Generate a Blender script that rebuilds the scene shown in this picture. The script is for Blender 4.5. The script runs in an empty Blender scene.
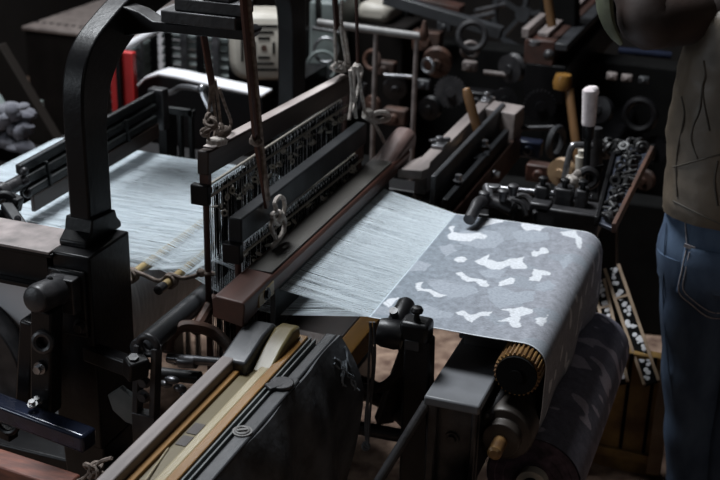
import bpy, bmesh, math, random
from mathutils import Vector, Matrix, noise
random.seed(7)
SC = bpy.context.scene
COL = SC.collection

# ------------------------------------------------------------------ camera
CAM = Vector((0.0, 0.0, 2.1))
FPX = 1220.81
RIGHT = Vector((0.93748802, 0.3471643, 0.02435478))
DOWN = Vector((0.15486582, -0.35348328, -0.92253246))
FWD = Vector((-0.31166133, 0.86863486, -0.38515023))
cd = bpy.data.cameras.new('camera')
cd.sensor_width = 36.0
cd.lens = FPX / 720 * 36
cd.clip_start = 0.05
cd.dof.use_dof = True
cd.dof.focus_distance = 2.65
cd.dof.aperture_fstop = 4.0
cam = bpy.data.objects.new('camera', cd)
COL.objects.link(cam)
m3 = Matrix((RIGHT, -DOWN, -FWD)).transposed()
cam.matrix_world = Matrix.Translation(CAM) @ m3.to_4x4()
SC.camera = cam

# ------------------------------------------------------------------ world, daylight and added fills, exposure
w = bpy.data.worlds.new('world')
SC.world = w
w.use_nodes = True
w.node_tree.nodes['Background'].inputs[0].default_value = (0.55, 0.66, 0.85, 1)
w.node_tree.nodes['Background'].inputs[1].default_value = 0.004

def area(name, loc, target, sx, sy, power, col):
    l = bpy.data.lights.new(name, 'AREA')
    l.shape = 'RECTANGLE'; l.size = sx; l.size_y = sy; l.energy = power; l.color = col
    o = bpy.data.objects.new(name, l); COL.objects.link(o)
    o.location = loc
    o.rotation_euler = (Vector(target) - Vector(loc)).to_track_quat('-Z', 'Y').to_euler()
    return o
k = area('skylight', (-2.6, 3.5, 5.1), (-1.0, 2.75, 0.85), 1.3, 1.5, 170, (0.92, 0.96, 1.0)); k.data.spread = math.radians(125)
k = area('window_daylight', (-3.8, 0.0, 1.95), (-0.6, 3.0, 0.9), 1.0, 0.8, 25, (0.84, 0.92, 1.0))
k = area('warm_fill', (2.2, -0.9, 3.0), (-0.4, 2.7, 0.6), 1.2, 1.6, 6.5, (1.0, 0.93, 0.85))  # added fill for the dark apron and cloth roll, no real doorway
k = area('rear_fill', (-3.4, 6.6, 4.4), (-2.6, 5.0, 0.6), 1.2, 1.2, 28, (0.95, 0.97, 1.0)); k.data.spread = math.radians(120)  # added lamp that lifts the chest lid and background tops, no real skylight
SC.view_settings.view_transform = 'Standard'
SC.view_settings.look = 'None'
SC.view_settings.exposure = 0.0
SC.view_settings.gamma = 1.0
SC.view_settings.use_curve_mapping = False

# ------------------------------------------------------------------ measuring: sight line of a photo pixel met with a plane of the place
def P(px, py, x=None, y=None, z=None):
    d = RIGHT * ((px - 360) / FPX) + DOWN * ((py - 240) / FPX) + FWD
    if x is not None: t = (x - CAM.x) / d.x
    elif y is not None: t = (y - CAM.y) / d.y
    else: t = (z - CAM.z) / d.z
    return CAM + d * t

# ------------------------------------------------------------------ materials
def mat(name, col, rough=0.5, metal=0.0, col2=None, scale=12.0, stretch=(1, 1, 1), bump=0.0, bscale=None, spec=0.5,
        grime=0.0, detail=5.0, lo=0.35, hi=0.7, sheen=0.0):
    m = bpy.data.materials.new(name); m.use_nodes = True
    nt = m.node_tree; N = nt.nodes; L = nt.links
    b = N['Principled BSDF']
    b.inputs['Roughness'].default_value = rough
    b.inputs['Metallic'].default_value = metal
    b.inputs['Specular IOR Level'].default_value = spec
    if sheen: b.inputs['Sheen Weight'].default_value = sheen
    tc = N.new('ShaderNodeTexCoord'); mp = N.new('ShaderNodeMapping')
    mp.inputs['Scale'].default_value = stretch
    L.new(tc.outputs['Object'], mp.inputs['Vector'])
    nz = N.new('ShaderNodeTexNoise'); nz.inputs['Scale'].default_value = scale; nz.inputs['Detail'].default_value = detail
    L.new(mp.outputs[0], nz.inputs['Vector'])
    rp = N.new('ShaderNodeValToRGB')
    c2 = col2 if col2 else tuple(c * 0.6 for c in col)
    rp.color_ramp.elements[0].position = lo; rp.color_ramp.elements[0].color = (*c2, 1)
    rp.color_ramp.elements[1].position = hi; rp.color_ramp.elements[1].color = (*col, 1)
    L.new(nz.outputs[0], rp.inputs[0])
    L.new(rp.outputs[0], b.inputs['Base Color'])
    rr = N.new('ShaderNodeMapRange')
    rr.inputs['To Min'].default_value = min(1, rough + 0.12); rr.inputs['To Max'].default_value = max(0.05, rough - 0.12)
    L.new(nz.outputs[0], rr.inputs['Value']); L.new(rr.outputs[0], b.inputs['Roughness'])
    if bump:
        n2 = N.new('ShaderNodeTexNoise'); n2.inputs['Scale'].default_value = bscale or scale * 4; n2.inputs['Detail'].default_value = 4
        L.new(mp.outputs[0], n2.inputs['Vector'])
        bp = N.new('ShaderNodeBump'); bp.inputs['Strength'].default_value = bump; bp.inputs['Distance'].default_value = 0.004
        L.new(n2.outputs[0], bp.inputs['Height']); L.new(bp.outputs[0], b.inputs['Normal'])
    return m

def fabric_mat(name, attr, rough=0.9, weave=420.0):
    m = bpy.data.materials.new(name); m.use_nodes = True
    nt = m.node_tree; N = nt.nodes; L = nt.links; b = N['Principled BSDF']
    b.inputs['Roughness'].default_value = rough; b.inputs['Specular IOR Level'].default_value = 0.15
    at = N.new('ShaderNodeAttribute'); at.attribute_name = attr
    tc = N.new('ShaderNodeTexCoord')
    nz = N.new('ShaderNodeTexNoise'); nz.inputs['Scale'].default_value = weave; nz.inputs['Detail'].default_value = 2
    mp = N.new('ShaderNodeMapping'); mp.inputs['Scale'].default_value = (0.35, 1, 1)
    L.new(tc.outputs['Object'], mp.inputs[0]); L.new(mp.outputs[0], nz.inputs['Vector'])
    mr = N.new('ShaderNodeMapRange'); mr.inputs['To Min'].default_value = 0.45; mr.inputs['To Max'].default_value = 1.50
    L.new(nz.outputs[0], mr.inputs['Value'])
    mx = N.new('ShaderNodeMix'); mx.data_type = 'RGBA'; mx.blend_type = 'MULTIPLY'; mx.inputs[0].default_value = 1.0
    L.new(at.outputs['Color'], mx.inputs[6]); L.new(mr.outputs[0], mx.inputs[7])
    L.new(mx.outputs[2], b.inputs['Base Color'])
    bp = N.new('ShaderNodeBump'); bp.inputs['Strength'].default_value = 0.25; bp.inputs['Distance'].default_value = 0.001
    L.new(nz.outputs[0], bp.inputs['Height']); L.new(bp.outputs[0], b.inputs['Normal'])
    return m

M = {
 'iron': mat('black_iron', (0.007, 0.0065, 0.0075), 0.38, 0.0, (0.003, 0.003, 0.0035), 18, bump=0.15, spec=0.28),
 'iron_worn': mat('worn_iron', (0.045, 0.043, 0.045), 0.42, 0.2, (0.016, 0.016, 0.018), 22, bump=0.2),
 'iron_top_lit': mat('lit_scuffed_iron', (0.34, 0.29, 0.28), 0.5, 0.0, (0.12, 0.105, 0.10), 14, bump=0.2),
 'steel': mat('worn_steel', (0.33, 0.33, 0.34), 0.32, 0.8, (0.14, 0.14, 0.15), 30),
 'bright_steel': mat('bright_steel', (0.62, 0.62, 0.62), 0.25, 0.9, (0.4, 0.4, 0.4), 30),
 'grey_plate': mat('grey_plate', (0.045, 0.047, 0.052), 0.42, 0.1, (0.028, 0.029, 0.031), 10, bump=0.1),
 'pipe': mat('painted_pipe_grey', (0.20, 0.195, 0.19), 0.5, 0.0, (0.11, 0.105, 0.10), 20),
 'bracket_grey': mat('bracket_grey', (0.13, 0.135, 0.145), 0.5, 0.0, (0.085, 0.088, 0.095), 10, bump=0.1),
 'seam': mat('jacket_seam', (0.060, 0.049, 0.036), 0.6),
 'grease': mat('greasy_metal', (0.020, 0.019, 0.02), 0.5, 0.0, (0.008, 0.008, 0.008), 60, bump=0.6, bscale=90),
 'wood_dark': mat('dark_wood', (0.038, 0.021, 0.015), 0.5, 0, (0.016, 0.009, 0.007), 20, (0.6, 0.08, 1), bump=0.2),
 'wood_red': mat('reddish_wood', (0.082, 0.033, 0.024), 0.5, 0, (0.032, 0.017, 0.013), 14, (1, 0.1, 1), bump=0.2),
 'wood_top_lit': mat('lit_top_wood', (0.46, 0.41, 0.39), 0.6, 0, (0.22, 0.18, 0.165), 16, (1, 0.2, 1), bump=0.2),
 'wood_light': mat('light_wood', (0.42, 0.29, 0.17), 0.5, 0, (0.25, 0.16, 0.09), 14, (1, 0.12, 1), bump=0.15),
 'timber_red': mat('red_timber', (0.24, 0.085, 0.055), 0.5, 0, (0.10, 0.04, 0.03), 14, (1, 4, 4), bump=0.2),
 'wood_varnish': mat('varnished_wood', (0.30, 0.155, 0.040), 0.28, 0, (0.16, 0.08, 0.022), 12, (1, 0.06, 1)),
 'wood_olive': mat('oiled_channel_wood', (0.17, 0.135, 0.050), 0.42, 0, (0.10, 0.075, 0.028), 10, (1, 0.05, 1)),
 'wood_cream_gleam': mat('cream_wood_gleam', (0.40, 0.345, 0.23), 0.25, 0, (0.28, 0.235, 0.15), 10, (1, 0.05, 1)),
 'wood_grey': mat('weathered_wood', (0.30, 0.255, 0.24), 0.55, 0, (0.13, 0.11, 0.105), 20, (1, 0.1, 1), bump=0.25),
 'drum': mat('brown_black_drum', (0.050, 0.040, 0.032), 0.45, 0.2, (0.028, 0.022, 0.018), 12),
 'wood_yellow': mat('yellow_board', (0.40, 0.24, 0.065), 0.6, 0, (0.11, 0.06, 0.022), 8, (1, 0.3, 1), bump=0.2),
 'stick': mat('turned_stick', (0.24, 0.13, 0.06), 0.4, 0, (0.13, 0.07, 0.03), 16, (1, 1, 0.1)),
 'leather': mat('brown_leather_strap', (0.085, 0.030, 0.018), 0.5, 0, (0.04, 0.016, 0.012), 22, (1, 1, 0.3), bump=0.25),
 'apron': mat('black_leather', (0.085, 0.090, 0.098), 0.55, 0, (0.022, 0.023, 0.026), 14, bump=0.5, bscale=40),
 'scuff': mat('pale_scuff', (0.22, 0.25, 0.28), 0.7, 0, (0.06, 0.07, 0.08), 60),
 'cord': mat('dirty_cotton_cord', (0.27, 0.22, 0.19), 0.85, 0, (0.10, 0.075, 0.06), 80, bump=0.5, bscale=220),
 'cord_white': mat('white_cotton_cord', (0.50, 0.46, 0.42), 0.85, 0, (0.25, 0.22, 0.20), 80, bump=0.5, bscale=220),
 'yarn': mat('pale_yarn', (0.68, 0.75, 0.79), 0.4, 0, (0.44, 0.50, 0.545), 40, (0.15, 6, 1), spec=0.7, lo=0.36, hi=0.56),
 'beam_yarn': mat('wound_yarn', (0.70, 0.72, 0.74), 0.7, 0, (0.28, 0.30, 0.32), 10, (1, 30, 1)),
 'roller_wood': mat('ribbed_roller', (0.26, 0.15, 0.05), 0.4, 0.2, (0.10, 0.05, 0.02), 30),
 'brass': mat('old_brass', (0.40, 0.25, 0.08), 0.35, 0.7, (0.20, 0.12, 0.04), 30),
 'bamboo': mat('lease_rod_wood', (0.36, 0.27, 0.13), 0.35, 0, (0.20, 0.14, 0.06), 14, (1, 0.1, 1)),
 'drop': mat('dull_green_grey_steel', (0.022, 0.025, 0.025), 0.5, 0.0, (0.010, 0.011, 0.012), 20, spec=0.3),
 'charcoal': mat('charcoal_paint', (0.012, 0.013, 0.015), 0.5, 0, (0.006, 0.0065, 0.0075), 12, bump=0.2, spec=0.25),
 'cream': mat('cream_enamel', (0.52, 0.49, 0.43), 0.45, 0, (0.38, 0.35, 0.30), 6),
 'rail_green': mat('worn_rail_top', (0.050, 0.048, 0.041), 0.5, 0, (0.035, 0.030, 0.026), 10, (1, 0.3, 1)),
 'wood_rose': mat('worn_rose_wood', (0.15, 0.10, 0.09), 0.55, 0, (0.06, 0.035, 0.03), 18, (1, 0.3, 1), bump=0.3),
 'oil_blue': mat('oily_blue_steel', (0.055, 0.062, 0.085), 0.35, 0.2, (0.015, 0.017, 0.024), 30, bump=0.3),
 'white': mat('white_enamel', (0.62, 0.62, 0.64), 0.5, 0, (0.70, 0.70, 0.73), 5),
 'teal': mat('grey_green_enamel', (0.22, 0.26, 0.25), 0.5, 0, (0.13, 0.15, 0.15), 8),
 'red': mat('red_enamel', (0.62, 0.030, 0.030), 0.45, 0, (0.45, 0.02, 0.02), 6),
 'dark': mat('soot_black', (0.006, 0.006, 0.006), 0.8, 0, (0.003, 0.003, 0.003), 8, spec=0.1),
 'rust': mat('rusty_casting', (0.10, 0.045, 0.028), 0.6, 0.1, (0.03, 0.018, 0.014), 14, bump=0.3),
 'purple': mat('cloth_roll_end', (0.085, 0.055, 0.082), 0.85, 0, (0.020, 0.014, 0.022), 40),
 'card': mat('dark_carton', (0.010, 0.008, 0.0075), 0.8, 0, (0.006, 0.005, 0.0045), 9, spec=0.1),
 'card_top_lit': mat('lit_carton_lid', (0.26, 0.22, 0.20), 0.6, 0, (0.16, 0.13, 0.12), 20),
 'bandage': mat('white_wrapped_tape', (0.78, 0.72, 0.72), 0.8, 0, (0.60, 0.53, 0.54), 40, bump=0.3),
 'denim': mat('blue_denim', (0.072, 0.115, 0.185), 0.85, 0, (0.030, 0.052, 0.095), 9, (1.6, 1.6, 0.7), bump=0.5, bscale=420, detail=8, sheen=0.0),
 'stitch': mat('denim_stitching', (0.42, 0.40, 0.42), 0.8, 0, (0.22, 0.21, 0.23), 200),
 'jacket': mat('olive_brown_jacket', (0.125, 0.098, 0.070), 0.5, 0, (0.068, 0.053, 0.038), 9, bump=0.9, bscale=18),
 'jacket_dark': mat('dark_brown_sleeve', (0.032, 0.019, 0.015), 0.6, 0, (0.020, 0.012, 0.010), 9, bump=0.4, bscale=20),
 'olive': mat('olive_lining', (0.16, 0.17, 0.11), 0.6, 0, (0.09, 0.10, 0.065), 14, bump=0.4, bscale=30),
 'skin': mat('skin', (0.42, 0.25, 0.18), 0.5, 0, (0.36, 0.20, 0.14), 10),
 'hair': mat('dark_hair', (0.015, 0.012, 0.010), 0.5, 0, (0.008, 0.007, 0.006), 60),
 'blue_edge': mat('blue_black_lacquer', (0.020, 0.026, 0.050), 0.2, 0.2, (0.010, 0.013, 0.026), 20),
 'tin': mat('thin_tin_sheet', (0.16, 0.17, 0.17), 0.5, 0.3, (0.09, 0.10, 0.10), 12),
 'old_plank': mat('old_dark_plank', (0.014, 0.011, 0.009), 0.8, 0, (0.015, 0.011, 0.009), 8, spec=0.15),
 'plaster': mat('smoked_plaster', (0.022, 0.020, 0.019), 0.9, 0, (0.014, 0.012, 0.011), 3),
 'greycloth': mat('grey_rag', (0.17, 0.17, 0.19), 0.9, 0, (0.10, 0.10, 0.12), 10, bump=0.5, bscale=30),
}

def floor_material():
    m = mat('trodden_earth_floor', (0.34, 0.235, 0.17), 0.9, 0, (0.12, 0.07, 0.05), 18, bump=1.0, bscale=30, detail=10, lo=0.36, hi=0.68)
    return m
M['floor'] = floor_material()

# ------------------------------------------------------------------ mesh builder
def frame_for(d, up=Vector((0, 0, 1))):
    d = d.normalized(); up = Vector(up)
    s = d.cross(up)
    if s.length < 1e-4: s = d.cross(Vector((0, 1, 0)))
    s.normalize()
    return s, s.cross(d).normalized()

class MB:
    def __init__(self): self.bm = bmesh.new()
    def _quadbox(self, pts):
        v = [self.bm.verts.new(p) for p in pts]
        for f in ((0, 3, 2, 1), (4, 5, 6, 7), (0, 1, 5, 4), (1, 2, 6, 5), (2, 3, 7, 6), (3, 0, 4, 7)):
            self.bm.faces.new([v[i] for i in f])
        return self
    def box(self, x0, x1, y0, y1, z0, z1):
        return self._quadbox([(x0, y0, z0), (x1, y0, z0), (x1, y1, z0), (x0, y1, z0), (x0, y0, z1), (x1, y0, z1), (x1, y1, z1), (x0, y1, z1)])
    def bar(self, p0, p1, w, h, up=(0, 0, 1), w1=None, h1=None):
        p0 = Vector(p0); p1 = Vector(p1); s, u = frame_for(p1 - p0, Vector(up))
        w1 = w if w1 is None else w1; h1 = h if h1 is None else h1
        a = [p0 + s * (i * w / 2) + u * (j * h / 2) for i, j in ((-1, -1), (1, -1), (1, 1), (-1, 1))]
        b = [p1 + s * (i * w1 / 2) + u * (j * h1 / 2) for i, j in ((-1, -1), (1, -1), (1, 1), (-1, 1))]
        va = [self.bm.verts.new(p) for p in a]; vb = [self.bm.verts.new(p) for p in b]
        self.bm.faces.new(va); self.bm.faces.new(vb[::-1])
        for i in range(4): self.bm.faces.new((va[i], vb[i], vb[(i + 1) % 4], va[(i + 1) % 4]))
        return self
    def rings(self, R, cap=True, closed=False):
        vs = [[self.bm.verts.new(p) for p in r] for r in R]
        n = len(vs[0]); k = len(vs)
        for i in range(k if closed else k - 1):
            a, b = vs[i], vs[(i + 1) % k]
            for j in range(n):
                self.bm.faces.new((a[j], a[(j + 1) % n], b[(j + 1) % n], b[j]))
        if cap and not closed:
            self.bm.faces.new(vs[0][::-1]); self.bm.faces.new(vs[-1])
        return self
    def cyl(self, p0, p1, r0, r1=None, n=18):
        p0 = Vector(p0); p1 = Vector(p1); r1 = r0 if r1 is None else r1
        s, u = frame_for(p1 - p0)
        return self.rings([[p + (s * math.cos(t) + u * math.sin(t)) * r for t in [2 * math.pi * i / n for i in range(n)]] for p, r in ((p0, r0), (p1, r1))])
    def lathe(self, prof, o, d, n=24):
        o = Vector(o); d = Vector(d).normalized(); s, u = frame_for(d)
        return self.rings([[o + d * h + (s * math.cos(2 * math.pi * i / n) + u * math.sin(2 * math.pi * i / n)) * max(r, 1e-4) for i in range(n)] for r, h in prof])
    def tube(self, pts, r, n=8, flat=1.0):
        pts = [Vector(p) for p in pts]; k = len(pts)
        rs = r if isinstance(r, (list, tuple)) else [r] * k
        t0 = (pts[1] - pts[0]).normalized(); s, u = frame_for(t0); R = []
        for i in range(k):
            t = (pts[min(i + 1, k - 1)] - pts[max(i - 1, 0)])
            if t.length < 1e-9: t = t0
            t.normalize()
            s = (s - t * s.dot(t)).normalized(); u = s.cross(t)
            R.append([pts[i] + (s * math.cos(2 * math.pi * j / n) * flat + u * math.sin(2 * math.pi * j / n)) * rs[i] for j in range(n)])
        return self.rings(R)
    def smooth_tube(self, pts, r, n=8, sub=5, flat=1.0):
        return self.tube(spline(pts, sub), r, n, flat)
    def prism(self, poly, axis, a, b):
        def mk(p, t):
            return {'x': (t, p[0], p[1]), 'y': (p[0], t, p[1]), 'z': (p[0], p[1], t)}[axis]
        va = [self.bm.verts.new(mk(p, a)) for p in poly]; vb = [self.bm.verts.new(mk(p, b)) for p in poly]
        n = len(poly)
        self.bm.faces.new(va); self.bm.faces.new(vb[::-1])
        for i in range(n): self.bm.faces.new((va[i], vb[i], vb[(i + 1) % n], va[(i + 1) % n]))
        return self
    def ball(self, c, rx, ry=None, rz=None, n=12):
        ry = ry or rx; rz = rz or rx
        mm = Matrix.Translation(Vector(c)) @ Matrix.Diagonal((rx, ry, rz, 1))
        bmesh.ops.create_uvsphere(self.bm, u_segments=n, v_segments=max(6, n * 2 // 3), radius=1, matrix=mm)
        return self
    def torus(self, c, d, R, r, n=24, k=8, arc=(0, 2 * math.pi)):
        c = Vector(c); s, u = frame_for(Vector(d)); dd = Vector(d).normalized()
        full = abs(arc[1] - arc[0] - 2 * math.pi) < 1e-6
        rs = []
        for i in range(n if full else n + 1):
            t = arc[0] + (arc[1] - arc[0]) * i / n
            e = s * math.cos(t) + u * math.sin(t)
            rs.append([c + e * (R + r * math.cos(q)) + dd * (r * math.sin(q)) for q in [2 * math.pi * j / k for j in range(k)]])
        return self.rings(rs, closed=full)
    def gear(self, c, d, r, teeth, width, bore=0.25):
        c = Vector(c); dd = Vector(d).normalized(); s, u = frame_for(dd)
        out = []
        for i in range(teeth):
            for f, rr in ((0.0, 0.9), (0.2, 1.0), (0.5, 1.0), (0.7, 0.9)):
                t = 2 * math.pi * (i + f) / teeth
                out.append((math.cos(t) * r * rr, math.sin(t) * r * rr))
        R = [[c + dd * h + s * p[0] + u * p[1] for p in out] for h in (-width / 2, width / 2)]
        self.rings(R)
        return self
    def wheel(self, c, d, R, width, spokes=5, rim=0.14, hub=0.22):
        c = Vector(c); dd = Vector(d).normalized(); s, u = frame_for(dd)
        n = 40
        prof = [(R, -width / 2), (R, width / 2), (R * (1 - rim), width / 2), (R * (1 - rim), -width / 2)]
        rs = []
        for i in range(n):
            t = 2 * math.pi * i / n; e = s * math.cos(t) + u * math.sin(t)
            rs.append([c + e * a + dd * h for a, h in prof])
        self.rings(rs, closed=True)
        self.cyl(c - dd * width * 0.7, c + dd * width * 0.7, R * hub)
        for k in range(spokes):
            t = 2 * math.pi * (k + 0.3) / spokes; e = s * math.cos(t) + u * math.sin(t)
            self.bar(c + e * R * hub * 0.8, c + e * R * (1 - rim * 0.6), width * 0.7, R * 0.12, up=dd.cross(e))
        return self
    def bolt(self, p, d, r=0.012, h=0.01, washer=True):
        p = Vector(p); d = Vector(d).normalized()
        if washer: self.cyl(p, p + d * 0.003, r * 1.5, n=14)
        return self.cyl(p, p + d * h, r, n=6)
    def build(self, name, m, parent=None, bevel=0.0, seg=2, angle=35, kind=None, sub=0, label=None):
        me = bpy.data.meshes.new(name)
        bmesh.ops.recalc_face_normals(self.bm, faces=self.bm.faces)
        root = parent
        while root is not None and root.parent is not None: root = root.parent
        if root is not None:
            bmesh.ops.translate(self.bm, verts=self.bm.verts, vec=-Vector(root.location))
        for f in self.bm.faces: f.smooth = True
        self.bm.to_mesh(me); self.bm.free()
        me.set_sharp_from_angle(angle=math.radians(angle))
        me.materials.append(M[m] if isinstance(m, str) else m)
        o = bpy.data.objects.new(name, me); COL.objects.link(o)
        if parent is not None: o.parent = parent
        if bevel:
            b = o.modifiers.new('bevel', 'BEVEL'); b.width = bevel; b.segments = seg; b.limit_method = 'ANGLE'; b.angle_limit = math.radians(40)
        if sub:
            b = o.modifiers.new('sub', 'SUBSURF'); b.levels = sub; b.render_levels = sub
        if kind: o['kind'] = kind
        if label: o['label'] = label
        return o

def spline(pts, sub=5):
    pts = [Vector(p) for p in pts]; out = []
    n = len(pts)
    for i in range(n - 1):
        p0 = pts[max(i - 1, 0)]; p1 = pts[i]; p2 = pts[i + 1]; p3 = pts[min(i + 2, n - 1)]
        for k in range(sub):
            t = k / sub
            out.append(0.5 * ((2 * p1) + (p2 - p0) * t + (2 * p0 - 5 * p1 + 4 * p2 - p3) * t * t + (3 * p1 - p0 - 3 * p2 + p3) * t ** 3))
    out.append(pts[-1])
    return out

def tag(o, label, cat, group=None, kind=None):
    o['label'] = label; o['category'] = cat
    if group: o['group'] = group
    if kind: o['kind'] = kind
    return o

def thing(name, label, cat, loc, group=None):
    o = bpy.data.objects.new(name, None); COL.objects.link(o)
    o.location = loc; o.empty_display_size = 0.1
    return tag(o, label, cat, group)

# ------------------------------------------------------------------ the room
b = MB()
def ground_z(x, y):
    return 0.012 * noise.noise(Vector((x * 5, y * 5, 0))) + 0.02 * max(0, noise.noise(Vector((x * 13, y * 13, 3.0))))
xs = [-7 + 0.04 * i for i in range(int(9 / 0.04) + 1)]
g = []
for x in [-7, -5, -4, -3.2] + [-2.6 + 0.03 * i for i in range(81)] + [0.5, 1.5, 3.0]:
    g.append([b.bm.verts.new((x, y, ground_z(x, y))) for y in [-2, 0, 1, 1.6] + [2.0 + 0.03 * i for i in range(81)] + [5, 6, 7, 8.3]])
for i in range(len(g) - 1):
    for j in range(len(g[0]) - 1):
        b.bm.faces.new((g[i][j], g[i + 1][j], g[i + 1][j + 1], g[i][j + 1]))
o = b.build('floor', 'floor'); o['kind'] = 'structure'
b = MB(); b.box(-7, 3, 8.2, 8.35, -0.1, 3.2); o = b.build('wall_back', 'plaster'); o['kind'] = 'structure'
b = MB(); b.box(-4.75, -4.6, -2, 8.35, -0.1, 3.2); o = b.build('wall_left', 'plaster'); o['kind'] = 'structure'

# ================================================================== THE LOOM
loom = thing('power_loom', 'black cast-iron weaving loom with a tall arched top, filling the foreground', 'loom', (-1.2, 2.2, 0))
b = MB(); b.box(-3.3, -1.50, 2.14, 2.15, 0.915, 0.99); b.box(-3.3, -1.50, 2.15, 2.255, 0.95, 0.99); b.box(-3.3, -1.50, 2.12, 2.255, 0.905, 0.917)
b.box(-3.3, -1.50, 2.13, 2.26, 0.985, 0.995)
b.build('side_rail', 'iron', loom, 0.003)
b = MB(); b.box(-3.3, -1.505, 2.128, 2.262, 0.9945, 1.002); b.build('rail_top', 'iron_top_lit', loom, 0.002, label='scuffed grey top face with light painted in')  # pale plate: light on the rail top put into its colour
b = MB(); b.box(-1.525, -1.408, 2.14, 2.315, 0.50, 1.0); b.prism([(-1.525, 0.5), (-1.408, 0.5), (-1.43, 0.0), (-1.50, 0.0)], 'y', 2.15, 2.30)
b.box(-1.515, -1.418, 2.13, 2.142, 0.80, 0.965)
pb = b.build('post_block', 'iron', loom, 0.005)
for q in ((-1.49, 2.13, 0.945), (-1.435, 2.13, 0.83)):
    b = MB(); b.bolt(q, (0, -1, 0), 0.012, 0.016); b.build('bolt', 'iron_worn', pb, 0.001)
# arch
outer = [(2.214, 1.0), (2.214, 1.30), (2.222, 1.37), (2.248, 1.425), (2.29, 1.462), (2.35, 1.49), (2.44, 1.522), (2.6, 1.555), (2.85, 1.57)]
inner = [(2.312, 1.0), (2.312, 1.24), (2.322, 1.305), (2.35, 1.36), (2.41, 1.41), (2.528, 1.458), (2.68, 1.485), (2.85, 1.495)]
def sp2(pts): return [(p.x, p.y) for p in spline([(a, c, 0) for a, c in pts], 4)]
o2 = sp2(outer[1:]); i2 = sp2(inner[1:])
half = [outer[0]] + o2; ihalf = [inner[0]] + i2
poly = half + [(5.70 - y, z) for y, z in half[::-1][1:]] + [(5.70 - y, z) for y, z in ihalf] + ihalf[::-1][1:]
b = MB(); b.prism(poly, 'x', -1.502, -1.448)
ar = b.build('arch', 'iron', loom, 0.006, 3)
b = MB(); b.prism([(2.18, 0.998), (2.335, 0.998), (2.335, 1.012), (2.318, 1.03), (2.312, 1.05), (2.2135, 1.06), (2.205, 1.03), (2.18, 1.012)], 'x', -1.512, -1.44)
b.build('arch_foot', 'iron', ar, 0.004, 3)
b = MB(); b.prism([(5.70 - 2.18, 0.9), (5.70 - 2.335, 0.9), (5.70 - 2.335, 1.012), (5.70 - 2.312, 1.05), (5.70 - 2.2135, 1.06), (5.70 - 2.18, 1.012)], 'x', -1.512, -1.44)
for y0, s in ((2.43, 1), (3.27, -1)):
    b = MB(); b.prism([(-1.455, 1.44), (-1.455, 1.51), (-1.41, 1.50), (-1.375, 1.482), (-1.14, 1.490), (-1.125, 1.482), (-1.14, 1.462), (-1.36, 1.460)], 'y', y0 - 0.025, y0 + 0.03)
    arm = b.build('cord_arm', 'iron', ar, 0.004)
    b = MB(); b.box(-1.345, -1.16, y0 - 0.04, y0 + 0.045, 1.486, 1.514); b.box(-1.315, -1.15, y0 - 0.03, y0 + 0.035, 1.514, 1.542); b.box(-1.25, -1.18, y0 - 0.025, y0 + 0.03, 1.542, 1.56)
    b.build('arm_bracket', 'iron_worn', ar, 0.003)
# far side frame, cross rails, legs
b = MB(); b.box(-2.35, -0.50, 3.46, 3.56, 0.60, 0.76); b.box(-1.52, -1.41, 3.385, 3.56, 0.45, 0.95); b.box(-2.33, -2.25, 3.45, 3.57, 0, 0.62); b.box(-1.50, -1.42, 3.42, 3.55, 0, 0.5); b.box(-0.66, -0.56, 3.45, 3.57, 0, 0.62)
b.build('far_side_frame', 'iron', loom, 0.005)
b = MB(); b.box(-3.2, -3.1, 2.15, 2.26, 0, 0.93); b.build('leg', 'iron', loom, 0.004)
b = MB(); b.cyl((-1.285, 2.13, 0.80), (-1.27, 3.40, 0.80), 0.026, n=22); b.build('cross_shaft', 'grey_plate', loom, 0.002)
# breast bracket at the near end of the cloth
b = MB(); b.box(-0.640, -0.618, 2.25, 2.60, 0.30, 0.75); b.box(-0.63, -0.525, 2.27, 2.285, 0.30, 0.75); b.box(-0.54, -0.527, 2.25, 2.60, 0.55, 0.75)
bb = b.build('breast_bracket', 'iron_worn', loom, 0.004)
b = MB(); b.box(-0.645, -0.520, 2.235, 2.60, 0.745, 0.768); b.build('bracket_plate', 'bracket_grey', bb, 0.005)  # paler than the bracket walls: light on the top put into the colour
b = MB(); b.box(-0.66, -0.585, 2.56, 3.2, 0.75, 0.79); b.box(-0.632, -0.525, 2.50, 2.575, 0.768, 0.796); b.build('clamp_block', 'bracket_grey', bb, 0.006, 3)
for q, d in (((-0.60, 2.545, 0.796), (0, 0, 1)), ((-0.585, 2.268, 0.655), (0, -1, 0))):
    b = MB(); b.bolt(q, d, 0.011, 0.010); b.build('bolt', 'iron_worn', bb)
b = MB(); b.box(-0.66, -0.60, 2.25, 2.33, 0, 0.3); b.box(-0.66, -0.60, 3.1, 3.2, 0, 0.75); b.build('leg', 'iron', loom, 0.004)
b = MB(); b.cyl(P(427, 403, y=2.26), P(372, 492, y=2.12), 0.011); b.build('brace_rod', 'iron_worn', loom)
# slatted breast roller
b = MB(); b.gear((-0.467, 2.7225, 0.803), (0, 1, 0), 0.0525, 30, 0.755); br = b.build('breast_roller', 'roller_wood', loom, label='brass and wood ribbed roller under the cloth fold')
b = MB(); b.cyl((-0.467, 2.33, 0.803), (-0.467, 3.14, 0.803), 0.016); b.cyl((-0.467, 2.337, 0.803), (-0.467, 2.3449, 0.803), 0.046); b.build('roller_axle', 'dark', br)
b = MB(); b.lathe([(0.010, -0.45), (0.016, -0.445), (0.016, -0.36)], (-0.478, 2.67, 0.668), (0, 1, 0)); st = b.build('roller_stub', 'roller_wood', loom)
b = MB(); b.lathe([(0.026, -0.392), (0.042, -0.39), (0.044, -0.368), (0.062, -0.362), (0.066, -0.35), (0.066, -0.295), (0.052, -0.288), (0.052, 0.44), (0.03, 0.445)], (-0.478, 2.67, 0.668), (0, 1, 0), 32)
b.build('take_up_roller', 'drum', loom, 0.002)
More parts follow.
